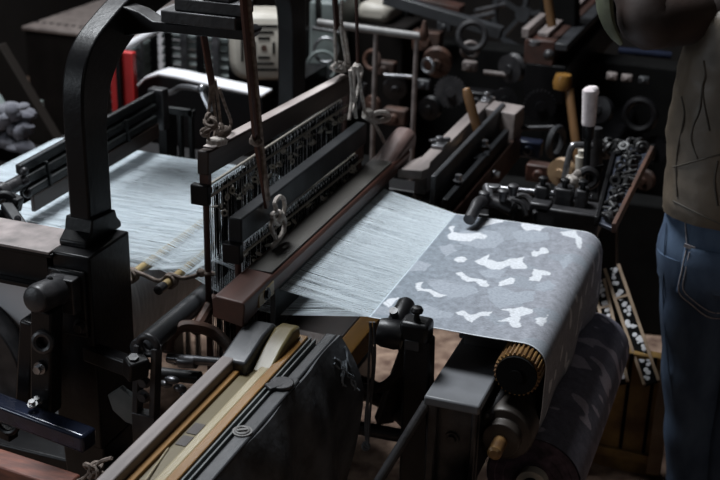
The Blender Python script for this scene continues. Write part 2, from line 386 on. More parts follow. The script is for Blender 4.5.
b = MB(); b.gear((-0.52, 2.195, 0.488), (0, 1, 0), 0.105, 40, 0.028); b.cyl((-0.52, 2.17, 0.488), (-0.52, 2.28, 0.488), 0.03); b.build('gear_wheel', 'iron', loom, 0.001)
b = MB(); b.cyl(P(489, 415, y=2.30), P(515, 372, y=2.46), 0.010); b.ball(P(487, 415, y=2.30), 0.009); b.build('latch_rod', 'iron_worn', loom)
b = MB(); b.box(-2.00, -1.78, 3.05, 3.27, 1.54, 1.74); b.cyl((-1.80, 3.20, 1.58), (-1.47, 3.20, 1.56), 0.025); b.bar((-1.80, 3.10, 1.56), (-1.47, 3.10, 1.54), 0.05, 0.05); b.build('shadow_caster', 'iron', loom, 0.02)  # added unseen box above the loom, casts the soft shadow on the rear warp
# curved castings in the middle
b = MB()
pts = spline([P(318, 378, y=2.75), P(350, 384, y=2.75), P(384, 398, y=2.72), P(412, 424, y=2.66), P(425, 446, y=2.6)], 6)
b.tube(pts, 0.036, 10, 0.55); b.build('curved_brace', 'iron', loom)
b = MB(); b.smooth_tube([P(332, 372, y=2.82), P(345, 350, y=2.8), P(362, 338, y=2.75), P(372, 330, y=2.7)], 0.034, 10, 6, 0.6); b.build('curved_brace', 'iron', loom)
b = MB(); b.smooth_tube([P(400, 338, y=2.50), P(404, 356, y=2.52), P(397, 374, y=2.54), P(382, 387, y=2.56), P(360, 388, y=2.58)], 0.013, 8, 6); b.build('curved_spring', 'iron', loom)
b = MB(); b.bar(P(384, 420, y=2.7), P(418, 330, y=2.55), 0.05, 0.03); b.build('spring_post', 'iron', loom, 0.005)
# near-left levers and shafts below the rail
hb = MB(); a0 = P(66, 287, y=2.135); a1 = P(36, 299, y=2.02); hb.lathe([(0.02, 0), (0.031, 0.004), (0.034, 0.02), (0.034, 0.105), (0.030, 0.122), (0.024, 0.126)], a0, a1 - a0, 24)
hb.box(-1.50, -1.43, 2.10, 2.145, 0.87, 0.955)
hob = hb.build('hub_boss', 'iron_worn', loom, 0.003)
b = MB(); b.ball((a0 + a1) / 2 + Vector((0, 0, 0.033)), 0.007); b.build('oil_hole', 'dark', hob)
b = MB(); b.bar(P(47, 306, y=2.06), P(46, 410, y=2.06), 0.055, 0.05, (0, 1, 0)); b.bar(P(33, 318, y=2.10), P(28, 400, y=2.10), 0.04, 0.05, (0, 1, 0)); lv = b.build('upright_lever', 'iron', loom, 0.006)
b = MB(); b.torus(P(43, 342, y=2.03), (0.2, -1, 0.2), 0.020, 0.008, arc=(0, 2 * math.pi)); b.build('lever_ring', 'iron_worn', lv)
b = MB(); b.bolt(P(40, 368, y=2.03), (0, -1, 0), 0.010, 0.015); b.build('bolt', 'steel', lv)
b = MB(); b.bar(P(72, 345, y=2.18), P(134, 368, y=2.10), 0.036, 0.040); b.bar(P(132, 362, y=2.10), P(140, 372, y=2.08), 0.05, 0.05)
sl = b.build('shaft_lever', 'iron', loom, 0.005)
b = MB(); q = P(134, 361, y=2.085); b.bolt(q, (0.1, -0.3, 1), 0.012, 0.014); b.build('bolt', 'iron_worn', sl)
# slotted upright
b = MB()
c0 = P(148, 345, y=2.12); c1 = P(146, 412, y=2.12)
b.bar(c0 + Vector((-0.022, 0, 0)), c1 + Vector((-0.022, 0, 0)), 0.014, 0.03, (0, 1, 0)); b.bar(c0 + Vector((0.022, 0, 0)), c1 + Vector((0.022, 0, 0)), 0.014, 0.03, (0, 1, 0))
b.torus(c0, (0, 1, 0), 0.022, 0.009, arc=(0, 2 * math.pi)); b.bar(c1, c1 + Vector((0, 0, -0.3)), 0.06, 0.03, (0, 1, 0))
su = b.build('slotted_upright', 'iron_worn', loom, 0.002)
b = MB()
for t in (0.25, 0.5, 0.72):
    b = MB(); b.bolt(c0.lerp(c1, t) + Vector((0, -0.012, 0)), (0, -1, 0), 0.011, 0.012); b.build('bolt', 'iron_worn', su)
# curved red-brown lever, horizontal shaft
b = MB(); b.smooth_tube([P(213, 301, y=2.42), P(203, 318, y=2.36), P(196, 330, y=2.31)], [0.016] * 11, 10, 5); b.ball(P(213, 301, y=2.42), 0.018)
cl = b.build('bent_lever', 'rust', loom)
b = MB(); b.smooth_tube([P(168, 352, y=2.24), P(170, 338, y=2.26), P(181, 327, y=2.28), P(197, 327, y=2.30), P(216, 334, y=2.32), P(232, 352, y=2.30), P(238, 372, y=2.28)], 0.024, 12, 6, 0.6); b.build('curved_casting', 'rust', loom)
b = MB(); b.cyl(P(168, 358, y=2.24), P(232, 363, y=2.24), 0.011); b.cyl(P(180, 361, y=2.24), P(196, 362, y=2.24), 0.016); b.build('lever_shaft', 'steel', loom)
b = MB(); b.cyl(P(155, 373, y=2.3), P(200, 378, y=2.3), 0.016); b.build('lever_shaft', 'iron_worn', loom)
for q in ((166, 384), (180, 388), (172, 380), (186, 394)):
    b = MB(); b.ball(P(*q, y=2.25), 0.016 + 0.006 * random.random(), 0.012, 0.009); b.build('oiled_nut', 'steel', loom)
# tin fan guard
b = MB(); b.prism([(p.x, p.z) for p in [P(110, 393, y=2.12), P(122, 386, y=2.12), P(137, 398, y=2.12), P(142, 425, y=2.12), P(128, 420, y=2.12), P(115, 408, y=2.12)]], 'y', 2.11, 2.125); b.build('tin_guard', 'tin', loom)
# long lacquered treadle lever
b = MB(); e0 = P(-30, 396, y=2.02); e1 = P(90, 441, y=1.98); b.bar(e0, e1, 0.05, 0.046); tl = b.build('long_lever', 'blue_edge', loom, 0.008, 3, label='long blue-black lacquered lever')
for q in (P(33, 408, y=2.0) + Vector((0, 0, 0.008)), P(38, 404, y=2.02) + Vector((0, 0, 0.006))):
    b = MB(); b.bolt(q, (0, -0.2, 1), 0.008, 0.012); b.build('bolt', 'bright_steel', tl)
b = MB(); b.bar(P(-30, 418, y=2.02), P(14, 436, y=2.0), 0.03, 0.02); b.build('link_bar', 'iron', loom, 0.003)
b = MB(); b.torus(P(8, 420, y=2.0), (0, -1, 0.3), 0.03, 0.007); b.build('link_ring', 'iron', loom)
b = MB(); b.bar(P(60, 330, y=2.2), P(88, 400, y=2.2), 0.03, 0.02); b.build('link_bar', 'iron', loom, 0.003)
b = MB(); b.bar(P(78, 388, y=2.2), P(62, 420, y=2.2), 0.012, 0.012); b.build('link_bar', 'iron_worn', loom)
for q, a_, c_ in ((P(68, 368, y=2.18), 0.025, 0.007), (P(96, 378, y=2.18), 0.02, 0.006)):
    b = MB(); b.torus(q, (0.2, -1, 0.2), a_, c_); b.build('link_ring', 'iron_worn', loom)
b = MB(); b.box(-2.2, -1.12, 2.2, 2.32, 0.28, 0.40); b.box(-1.2, -1.12, 2.2, 3.3, 0.16, 0.28); b.build('bottom_rail', 'iron', loom, 0.006)
# small ground-level castings seen between the parts
b = MB(); b.wheel((-1.15, 2.95, 0.40), (1, 0, 0), 0.22, 0.04, 4); b.build('hand_wheel', 'iron', loom)
b = MB(); b.cyl((-1.42, 2.60, 0.40), (-0.80, 2.60, 0.42), 0.018); b.build('lower_shaft', 'iron_worn', loom)

# warp beam and whip roll
wb = thing('warp_beam', 'pale warp beam of wound yarn low behind the left side rail', 'warp beam', (-1.98, 2.8, 0.5))
b = MB(); b.cyl((-1.98, 2.42, 0.52), (-1.98, 3.26, 0.52), 0.30, n=48); b.build('wound_yarn', 'beam_yarn', wb)
b = MB(); b.cyl((-1.98, 2.40, 0.52), (-1.98, 2.418, 0.52), 0.315, n=48); b.build('flange', 'white', wb, 0.003)
b = MB(); b.cyl((-1.98, 2.33, 0.50), (-1.98, 2.395, 0.50), 0.215, n=40); b.build('brake_drum', 'iron_worn', wb, 0.004)
b = MB(); b.cyl((-1.98, 3.28, 0.52), (-1.98, 3.30, 0.52), 0.30, n=40); b.build('flange', 'iron', wb, 0.003)
b = MB(); b.cyl((-1.98, 2.27, 0.52), (-1.98, 3.45, 0.52), 0.035); b.build('axle', 'iron_worn', wb)
wr = tag(MB().cyl((-2.21, 2.30, 0.815), (-2.21, 3.44, 0.815), 0.033, n=24).build('whip_roll', 'iron_worn'), 'round whip roll the white threads bend over at the far left', 'roller')

# ------------------------------------------------------------------ SLEY
sl = thing('sley', 'swinging wooden sley with red-brown hand rail and open shuttle boxes, resting across the warp', 'loom sley', (-1.0, 2.75, 0.7))
def rail_sec(y, dx=0, s=1):
    return [(-1.132 + dx, y, 0.885 - 0.004 * (s - 1)), (-1.058 + dx, y, 0.885 - 0.022 * (s - 1)), (-1.053 + dx, y, 0.922), (-1.058 + dx, y, 0.931), (-1.125 + dx, y, 0.936), (-1.134 + dx, y, 0.928)]
b = MB(); b.rings([rail_sec(2.195, 0.0, 1.7), rail_sec(2.26, 0, 1.5), rail_sec(2.36), rail_sec(2.9), rail_sec(3.3), rail_sec(3.37)])
hr = b.build('hand_rail', 'wood_red', sl, 0.003)
b = MB(); b.rings([[(-1.125, y, z - 0.045), (-1.060, y, z - 0.045), (-1.056, y, z - 0.005), (-1.072, y, z + 0.012), (-1.110, y, z + 0.012), (-1.128, y, z - 0.005)] for y, z in ((3.22, 0.925), (3.30, 0.948), (3.38, 0.965), (3.42, 0.968), (3.44, 0.955))])
b.build('rail_horn', 'wood_rose', hr, 0.008, 3, label='worn pale end of the hand rail')
b = MB(); b.bar((-1.092, 2.36, 0.9352), (-1.092, 3.22, 0.9352), 0.060, 0.003); b.build('worn_or_lit_top', 'rail_green', hr, 0.001, label='greenish grey worn top')
b = MB(); b.bar((-1.0555, 2.27, 0.902), (-1.0535, 2.35, 0.905), 0.006, 0.034); b.build('worn_patch', 'bamboo', hr, 0.002, label='yellowed worn patch')
b = MB(); b.bolt((-1.053, 2.31, 0.905), (1, 0, 0), 0.010, 0.008); b.build('bolt', 'iron', hr)
b = MB(); b.box(-1.075, -1.062, 2.38, 3.20, 0.775, 0.889); rd = b.build('reed', 'drop', sl)
# race board
b = MB(); b.box(-1.062, -0.905, 2.36, 3.26, 0.70, 0.772); b.build('race_board', 'wood_dark', sl, 0.003)
b = MB(); b.prism([(-0.902, 0.70), (-0.868, 0.70), (-0.868, 0.755), (-0.902, 0.775)], 'y', 2.20, 3.3); b.build('race_front', 'wood_varnish', sl, 0.002)
# near shuttle box
sb = MB(); sb.box(-1.060, -0.915, 1.30, 2.36, 0.74, 0.803); nb = sb.build('near_shuttle_box', 'wood_dark', sl, 0.002)
b = MB(); b.box(-1.058, -1.028, 1.30, 2.20, 0.796, 0.852)
b.build('back_wall', 'wood_grey', nb, 0.003, label='weathered grey back wall')
b = MB(); b.prism([(2.08, 0.80), (2.25, 0.80), (2.25, 0.862), (2.235, 0.874), (2.18, 0.872), (2.08, 0.850)], 'x', -1.060, -0.998); b.build('box_horn', 'grey_plate', nb, 0.006, 3)
b = MB(); b.box(-1.028, -1.012, 1.30, 2.20, 0.797, 0.830); b.build('inner_lining', 'wood_varnish', nb, 0.001)
b = MB(); b.box(-1.012, -0.957, 1.30, 2.30, 0.797, 0.822); fl = b.build('box_floor', 'wood_olive', nb, 0.001, label='oiled olive-yellow shuttle channel')
b = MB(); b.box(-0.980, -0.959, 1.30, 2.15, 0.822, 0.829); b.build('highlight_strip', 'wood_cream_gleam', fl, 0.004, 3)  # cream strip stands in for the gloss highlight along the channel
b = MB(); b.box(-1.006, -0.984, 1.78, 1.815, 0.8215, 0.8235); b.box(-1.006, -0.984, 1.825, 1.865, 0.8215, 0.8235); b.build('slot', 'wood_dark', fl)
b = MB(); b.smooth_tube([(-1.010, 1.76, 0.824), (-1.005, 1.72, 0.824), (-1.0, 1.69, 0.826), (-0.99, 1.62, 0.828)], 0.002, 6); b.build('end_stop_wire', 'wood_cream_gleam', fl)
b = MB(); b.box(-0.957, -0.936, 1.30, 2.28, 0.797, 0.834); b.build('front_wall', 'wood_varnish', nb, 0.002)
b = MB(); b.prism([(2.10, 0.822), (2.255, 0.822), (2.275, 0.84), (2.27, 0.862), (2.23, 0.868), (2.17, 0.852)], 'x', -0.997, -0.952); b.build('guide_block', 'wood_olive', nb, 0.006, 3)
b = MB(); b.box(-0.932, -0.928, 1.30, 2.28, 0.79, 0.832); b.box(-0.921, -0.917, 1.30, 2.28, 0.79, 0.830); b.build('steel_strip', 'tin', nb, 0.001)
b = MB(); b.box(-0.912, -0.880, 1.30, 2.10, 0.77, 0.828); b.box(-0.912, -0.886, 2.10, 2.33, 0.77, 0.824); fp = b.build('front_plate', 'grey_plate', nb, 0.004, 3)
b = MB(); q = Vector((-0.902, 1.862, 0.828)); b.cyl(q, q + Vector((0, 0, 0.003)), 0.020, n=20); b.torus(q + Vector((0, 0, 0.003)), (0, 0, 1), 0.013, 0.003); b.bar(q + Vector((-0.009, -0.006, 0.005)), q + Vector((0.009, 0.006, 0.005)), 0.006, 0.003); b.build('slotted_screw', 'pipe', fp)
b = MB(); b.cyl((-0.905, 2.06, 0.828), (-0.905, 2.06, 0.836), 0.026, n=24); b.bar((-0.905, 2.06, 0.832), (-0.925, 2.03, 0.834), 0.026, 0.008); b.build('catch_plate', 'iron_worn', fp, 0.002)
# leather apron hanging in front
R = []
ny, nz = 40, 26
def apr(y, t):
    base = -0.879 - 0.010 * t
    fold = 0.020 * math.sin(14 * y + 3.2 * t) * t + 0.012 * math.sin(31 * y - 4 * t) * min(1, 3 * t) + 0.010 * noise.noise(Vector((y * 6, t * 2, 1)))
    z = 0.822 - 0.46 * t + 0.015 * noise.noise(Vector((y * 5, 0, 4))) * t
    return base + fold + 0.045 * math.sin(min(1, t * 3) * math.pi / 2) * (1 if y < 2.36 else 0.6), y + 0.012 * math.sin(7 * t), z
b = MB()
for side in (0, 1):
    gg = [[b.bm.verts.new(Vector(apr(1.45 + 0.885 * i / ny, j / nz)) + Vector((-0.006 * side, 0, -0.002 * side))) for j in range(nz + 1)] for i in range(ny + 1)]
    for i in range(ny):
        for j in range(nz):
            f = (gg[i][j], gg[i + 1][j], gg[i + 1][j + 1], gg[i][j + 1]); b.bm.faces.new(f if side else f[::-1])
    if side == 0: g0 = gg
for i in range(ny):
    for j in (0, nz): b.bm.faces.new((g0[i][j], g0[i + 1][j], gg[i + 1][j], gg[i][j]))
for j in range(nz):
    for i in (0, ny): b.bm.faces.new((g0[i][j], gg[i][j], gg[i][j + 1], g0[i][j + 1]))
apm = b.build('apron', 'apron', sl, label='black leather apron hanging under the shuttle box')
b = MB()
for k in range(9):
    y = 2.26 + 0.05 * random.random(); t0 = 0.04 + 0.14 * random.random()
    b.smooth_tube([Vector(apr(y + 0.012 * math.sin(5 * q + k), t0 + 0.03 * q)) + Vector((0.003, 0, 0)) for q in range(4)], 0.0026, 5, 3)
b.build('scuff_thread', 'scuff', apm, label='pale lint caught on the leather')
# far shuttle box
fb = MB(); fb.box(-1.03, -0.872, 3.24, 4.10, 0.70, 0.80); fbo = fb.build('far_shuttle_box', 'wood_red', sl, 0.004)
b = MB(); b.box(-1.028, -0.988, 3.34, 4.15, 0.80, 0.90); b.prism([(-1.058, 3.262), (-0.985, 3.275), (-0.975, 3.31), (-0.988, 3.37), (-1.028, 3.40), (-1.05, 3.34)], 'z', 0.872, 0.902); b.build('back_wall', 'wood_grey', fbo, 0.003)
b = MB(); b.box(-0.947, -0.930, 3.235, 4.07, 0.805, 0.905); b.build('front_wall', 'grey_plate', fbo, 0.004, 3)
b = MB(); b.prism([(-0.99, 4.01), (-0.875, 3.985), (-0.868, 4.10), (-0.985, 4.12)], 'z', 0.80, 0.895); b.build('end_plate', 'wood_grey', fbo, 0.003)
b = MB(); b.box(-0.905, -0.886, 3.22, 3.96, 0.80, 0.845); b.bar((-0.925, 3.62, 0.83), (-0.89, 3.68, 0.83), 0.03, 0.03); b.build('steel_strip', 'charcoal', fbo, 0.003)
b = MB(); b.box(-1.025, -0.985, 3.49, 3.57, 0.90, 0.912); b.bolt((-1.01, 3.53, 0.912), (0, 0, 1), 0.013, 0.018); b.bar((-1.035, 3.51, 0.918), (-0.985, 3.56, 0.918), 0.016, 0.008); b.build('clamp', 'steel', fbo, 0.002)
b = MB(); b.box(-1.022, -0.990, 4.06, 4.13, 0.90, 0.908); b.bolt((-1.008, 4.10, 0.908), (0, 0, 1), 0.011, 0.02); b.build('clamp', 'steel', fbo, 0.002)
for q, d in (((-0.896, 3.36, 0.855), (0, 0, 1)), ((-0.91, 3.72, 0.855), (0, 0, 1)), ((-0.868, 3.7, 0.77), (1, 0, 0))):
    b = MB(); b.bolt(q, d, 0.011, 0.02); b.build('bolt', 'steel', fbo)
b = MB(); b.box(-0.985, -0.947, 3.26, 4.0, 0.80, 0.812); b.build('box_floor', 'dark', fbo)
b = MB(); b.box(-0.98, -0.955, 3.66, 3.74, 0.812, 0.862); b.build('picker', 'wood_light', fbo, 0.004)
# sley swords
for y in (2.30, 3.30):
    b = MB(); b.bar((-0.97, y, 0.74), (-1.02, y, 0.05), 0.05, 0.06, (0, 1, 0)); b.build('sley_sword', 'iron', sl, 0.005)

# ------------------------------------------------------------------ HEALD FRAMES
def heald(label, x, y0, y1, zt0, zt1, th, hh, m_top, zeye, zbot, seed, rodz, m_bar):
    rng = random.Random(seed)
    t = thing('heald_frame', label, 'loom heald frame', (x, (y0 + y1) / 2, zbot), 'heald frames hung over the warp')
    b = MB(); b.bar((x, y0, zt0 - hh / 2), (x, y1, zt1 - hh / 2), th, hh); b.build('top_bar', m_bar, t, 0.004, 3)
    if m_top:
        b = MB(); b.bar((x, y0 + 0.03, zt0 + 0.001), (x, y1 - 0.01, zt1 + 0.001), th * 0.96, 0.003); b.build('worn_or_lit_top', m_top, t, 0.001, label='pale top face with light painted in')  # pale strip puts the light on the bar's top into its colour
    b = MB(); b.bar((x, y0, zbot), (x, y1, zbot), th * 0.8, 0.045); b.build('bottom_bar', 'wood_dark', t, 0.004)
    for y in (y0 + 0.012, y1 - 0.012):
        b = MB(); zz = zt0 if y < 2.8 else zt1
        b.cyl((x, y, zbot + 0.02), (x, y, zz - hh + 0.004), 0.008, n=10)
        b.bar((x, y, zz - hh - 0.05), (x, y, zz - hh), 0.022, 0.018, (0, 1, 0)); b.build('end_rod', 'leather', t)
    for dx, dz in ((-0.010, 0.012), (0.012, -0.002)):
        b = MB(); b.cyl((x + dx, y0 - 0.01, rodz + dz), (x + dx, y1 - 0.015, rodz + dz - 0.02), 0.0035, n=8); b.build('heddle_rod', 'cream', t)
    b = MB(); b.box(x - 0.028, x + 0.018, y0 - 0.014, y0 + 0.006, rodz - 0.02, rodz + 0.03); b.build('rod_bracket', 'iron', t, 0.003)
    b = MB()
    n = 76; eye = MB()
    for i in range(n):
        y = y0 + 0.05 + (y1 - y0 - 0.10) * (i + rng.uniform(-0.3, 0.3)) / n
        dx = 0.010 if i % 2 else -0.008
        zt = rodz + 0.004; ym = y + rng.uniform(-0.004, 0.004)
        r = 0.0011
        b.tube([(x + dx, y, zt), (x + dx * 0.6, ym, zeye + 0.02), (x + dx * 0.6 + 0.0035, ym, zeye), (x + dx * 0.6, ym, zeye - 0.02), (x + dx, y, zbot + 0.03)], r, 4)
        if rng.random() < 0.75:
            zc = rodz - 0.012 - 0.05 * rng.random()
            eye.torus((x + dx + 0.012, y, zc), (rng.uniform(-1, 1), rng.uniform(-0.3, 0.3), rng.uniform(-1, 1)), 0.007, 0.0026, 8, 4)
    b.build('heddle_wires', 'white', t, kind='stuff'); eye.build('heddle_eyes', 'cream', t, kind='stuff')
    b = MB()
    for i in range(260):
        y = y0 + 0.05 + (y1 - y0 - 0.10) * (i + rng.uniform(-0.4, 0.4)) / 260; dx = (0.012, -0.010, 0.0)[i % 3]
        b.bar((x + dx, y, rodz), (x + dx, y, zbot + 0.03), 0.0022, 0.0012)
    b.build('flat_heddles', 'dark', t, kind='stuff')
    return t
heald('heald frame with top bar coloured as lit, farther from the cloth and raised higher', -1.25, 2.392, 3.325, 1.195, 1.152, 0.030, 0.058, 'wood_top_lit', 0.905, 0.585, 3, 1.085, 'wood_dark')
heald('lower charcoal heald frame next to the red-brown hand rail', -1.155, 2.362, 3.205, 1.056, 1.050, 0.034, 0.062, None, 0.80, 0.50, 4, 0.965, 'charcoal')

# ================================================================== YARN AND CLOTH
b = MB()
rng = random.Random(11)
NT = 400
for i in range(NT):
    f = (i + 0.5) / NT; j = rng.uniform(-0.7, 0.7) / NT
    bunch = 0.25 * noise.noise(Vector((i * 0.13, 0, 0))) / 60
    f += 1.6 * noise.noise(Vector((i * 0.37, 7, 0))) / NT
    fb_ = f + j + bunch
    up = i % 2 == 0
    e = 0.009
    pts = [(-2.255, 2.46 + 0.78 * fb_, 0.60), (-2.247, 2.46 + 0.78 * fb_, 0.80), (-2.232, 2.46 + 0.78 * fb_, 0.842), (-2.205, 2.46 + 0.78 * fb_, 0.850),
           (-1.80, 2.46 + 0.77 * fb_ + rng.uniform(-0.0015, 0.0015), 0.848), (-1.455, 2.452 + 0.76 * fb_, 0.845 + (0.0125 if up else -0.0125)),
           (-1.352, 2.445 + 0.755 * fb_, 0.845 + (-0.0125 if up else 0.0125)),
           (-1.25, 2.430 + 0.752 * (f + j * 0.8), 0.905 if up else 0.825), (-1.155, 2.42 + 0.75 * (f + j * 0.8), 0.888 if up else 0.80),
           (-1.068, 2.408 + 0.752 * (f + 0.8 * j + 0.6 * bunch), 0.874 if up else 0.802), (-0.83, 2.391 + 0.714 * (f + 0.15 * j), 0.852)]
    b.tube(pts, 0.00085, 4)
yarn_m = M['yarn']
o = b.build('warp_threads', yarn_m, kind='stuff'); tag(o, 'pale blue-white warp threads stretched from the far left to the cloth', 'thread', kind='stuff')

import numpy as np
Wp = [[(449,225),(456,225),(454,231),(463,233),(473,233),(481,232),(488,236),(486,239),(478,238),(470,241),(460,240),(451,239),(448,236),(452,231)],
 [(478,228),(484,221),(497,217),(507,219),(503,222),(497,223),(488,225)],
 [(455,259),(458,256.5),(465,256.5),(468,259),(465,261.5),(458,261.8)],
 [(476,261),(484,257),(490,253.5),(489,259),(500,262),(508,260),(525,257.5),(523,262),(528,267),(525,270),(513,269),(511,266),(500,270),(490,269),(486,266),(478,263.5)],
 [(456,272.5),(462,271.5),(470,277.5),(480,279.5),(487,281),(490,285),(487,287.5),(481,286),(476,281.5),(467,281.5)],
 [(498,286),(502,281),(512,278),(516,280),(514,284),(505,286)],
 [(532,253),(535,251),(538,252.5),(543,248),(549,250),(548,254),(542,255),(537,257.5),(532,256)],
 [(535,270),(543,271),(551.5,273.5),(550,276),(544,276.5),(540,282.5),(530,281.5),(530,279),(533,276.5),(534,270)],
 [(521.5,224),(526,222.5),(531.5,225),(540,226),(546.5,228),(540,231.5),(535,230),(528,231.5),(524,229)],
 [(561.5,232.5),(576.5,231.5),(578,236),(583,240),(581.5,250),(578,248),(575,239),(568,237.5),(563,236)],
 [(416,282.5),(423,281),(422,287.5),(432,289),(440,293),(447.5,295),(440,297),(434,296),(430,291),(418,290)],
 [(384,302.5),(388,298),(400,296),(395,302),(390,307)], [(409,303),(415,303),(413,307),(409,307)],
 [(456.5,312),(465,311),(472,315),(480,312.5),(493,312),(490,316),(480,316.5),(473,322.5),(468,321),(465,316.5),(458,315)],
 [(499,321.5),(507,319),(512,317.5),(510,312),(500,310),(513,309),(523,307.5),(534,311),(532,315),(522,317),(520,322),(522.5,327),(518,329),(512.5,327.5),(510,322.5)],
 [(537,320),(542,318),(547,318),(551,313),(548,320),(542,327.5),(537.5,325)]]
Mp = [[(428,283),(440,279),(455,284),(475,286),(480,292),(465,297),(450,298),(440,292)], [(412,306),(425,303),(440,310),(455,313),(452,318),(430,318),(414,314)],
 [(488,290),(500,286),(515,293),(536,292),(534,302),(515,305),(500,309),(490,300)], [(455,232),(480,228),(500,232),(505,240),(495,248),(480,248),(460,243)],
 [(513,232),(528,230),(548,233),(550,240),(535,243),(518,242)], [(480,272),(495,268),(506,272),(500,279),(486,278)], [(538,285),(550,281),(556,287),(545,293),(536,291)],
 [(400,262),(415,258),(432,263),(425,270),(408,270)], [(440,246),(452,243),(458,250),(446,256)], [(560,262),(570,255),(574,262),(564,270)]]
def to_xy(poly): return np.array([[P(a, c, z=0.855).x, P(a, c, z=0.855).y] for a, c in poly])
def inside(poly, X, Y):
    r = np.zeros(X.shape, bool); n = len(poly)
    for i in range(n):
        x0, y0 = poly[i]; x1, y1 = poly[(i + 1) % n]
        c = ((y0 > Y) != (y1 > Y)) & (X < (x1 - x0) * (Y - y0) / (y1 - y0 + 1e-12) + x0)
        r ^= c
    return r
def camo(S, V, known=True, seed=0.0):
    n = S.size; flatS = S.ravel(); flatV = V.ravel()
    N1 = np.array([noise.noise(Vector((s * 9 + seed, v * 15, seed))) for s, v in zip(flatS, flatV)]).reshape(S.shape)
    N2 = np.array([noise.noise(Vector((s * 60, v * 60, 5 + seed))) for s, v in zip(flatS, flatV)]).reshape(S.shape)
    N3 = np.array([noise.noise(Vector((s * 16 + 30, v * 26, 9 + seed))) for s, v in zip(flatS, flatV)]).reshape(S.shape)
    base = np.array([0.200, 0.230, 0.262]); lil = np.array([0.262, 0.270, 0.300]); mid = np.array([0.295, 0.322, 0.360]); wht = np.array([0.56, 0.58, 0.61])
    t = np.clip((S / 0.40), 0, 1)[..., None]
    C = base * (1 - t) + lil * t
    C = C * (1 + 0.22 * N2[..., None])
    mm = (N1 > 0.26); C[mm] = mid * 0.86
    X = -0.83 + S; Xj = X + 0.004 * N2; Yj = V + 0.004 * np.roll(N2, 7, 0)
    ww = np.zeros(S.shape, bool)
    if known:
        for p in Mp:
            k = inside(to_xy(p), Xj, Yj); C[k] = mid
        for p in Wp: ww |= inside(to_xy(p), Xj, Yj)
        ww |= (S > 0.425) & (N3 > 0.36)
    else:
        ww = N3 > 0.34
    C[ww] = wht
    return np.clip(C, 0, 1)
def put_color(o, C):
    me = o.data
    a = me.color_attributes.new('dye', 'FLOAT_COLOR', 'POINT')
    buf = np.ones((len(me.vertices), 4), np.float32); buf[:, :3] = C.reshape(-1, 3)
    a.data.foreach_set('color', buf.ravel())

# cloth path: flat, over the roller, down to the roll
path = [(-0.832 + 0.365 * i / 140, 0.8515 + 0.0065 * i / 140) for i in range(141)]
path += [(-0.467 + 0.0548 * math.sin(t), 0.8032 + 0.0548 * math.cos(t)) for t in [math.pi / 2 * k / 28 for k in range(1, 29)]]
path += [(-0.4122 - 0.001 * k / 40 - 0.008 * max(0, (k - 20) / 20) ** 2, 0.8032 - 0.176 * k / 40) for k in range(1, 41)]
sl_ = [0.0]
for a, c in zip(path, path[1:]): sl_.append(sl_[-1] + math.hypot(c[0] - a[0], c[1] - a[1]))
NV = 270
S = np.array(sl_)[:, None].repeat(NV + 1, 1); V = (2.391 + 0.714 * np.arange(NV + 1) / NV)[None, :].repeat(len(path), 0)
C = camo(S, V)
C[:, :2] = [0.55, 0.58, 0.62]; C[:, -2:] = [0.55, 0.58, 0.62]
C[:2, :] = [0.55, 0.62, 0.68]
b = MB()
vs = []
for i, (x, z) in enumerate(path):
    row = []
    for j in range(NV + 1):
        y = 2.391 + 0.714 * j / NV
        dz = 0.0012 * noise.noise(Vector((x * 8, y * 5, 2.0))); dx = 0.0
        if sl_[i] > 0.44: dx = 0.010 * (sl_[i] - 0.44) / 0.17 * math.sin((y - 2.4) * 20 + 0.6) * (y - 2.39) / 0.7
        row.append(b.bm.verts.new((x + dx, y, z + dz)))
    vs.append(row)
for i in range(len(path) - 1):
    for j in range(NV): b.bm.faces.new((vs[i][j], vs[i + 1][j], vs[i + 1][j + 1], vs[i][j + 1]))
CAMO = fabric_mat('camouflage_weave', 'dye')
cloth = b.build('woven_cloth', CAMO)
put_color(cloth, C)
sm = cloth.modifiers.new('thick', 'SOLIDIFY'); sm.thickness = 0.0012; sm.offset = -1
tag(cloth, 'grey camouflage cloth lying flat and folding down over the front roller', 'cloth')

# the wound roll
roll = thing('cloth_roll', 'thick dark roll of finished camouflage cloth low behind the hanging cloth', 'cloth roll', (-0.42, 2.75, 0.5))
rc = Vector((-0.418, 0, 0.512)); rr = 0.111
b = MB(); NA = 220; NY = 230; vs = []
for i in range(NA):
    t = 2 * math.pi * i / NA
    vs.append([b.bm.verts.new((rc.x + rr * math.cos(t) * (1 + 0.012 * math.sin(3 * t + 5 * j / NY)), 2.391 + 0.716 * j / NY, rc.z + rr * math.sin(t) * (1 + 0.01 * math.sin(2 * t)))) for j in range(NY + 1)])
for i in range(NA):
    for j in range(NY): b.bm.faces.new((vs[i][j], vs[(i + 1) % NA][j], vs[(i + 1) % NA][j + 1], vs[i][j + 1]))
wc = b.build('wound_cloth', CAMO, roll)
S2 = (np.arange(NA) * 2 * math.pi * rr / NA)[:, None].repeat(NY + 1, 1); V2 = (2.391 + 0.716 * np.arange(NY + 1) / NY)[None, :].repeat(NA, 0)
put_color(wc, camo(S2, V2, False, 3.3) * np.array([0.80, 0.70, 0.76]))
b = MB(); prof = [(0.03, 0)]
b.lathe([(0.032, 0.004), (0.050, 0.0), (0.052, -0.004), (0.070, 0.0), (0.072, -0.003), (0.090, 0.001), (0.092, -0.003), (0.108, 0.0), (0.108, 0.01)], (rc.x, 2.392, rc.z), (0, 1, 0), 48)
b.build('roll_end', 'purple', roll, label='dark purple spiral end of the roll')
b = MB(); b.lathe([(0.030, -0.02), (0.036, -0.02), (0.036, 0.01), (0.030, 0.01)], (rc.x, 2.39, rc.z), (0, 1, 0), 32); b.build('roll_core', 'cream', roll)
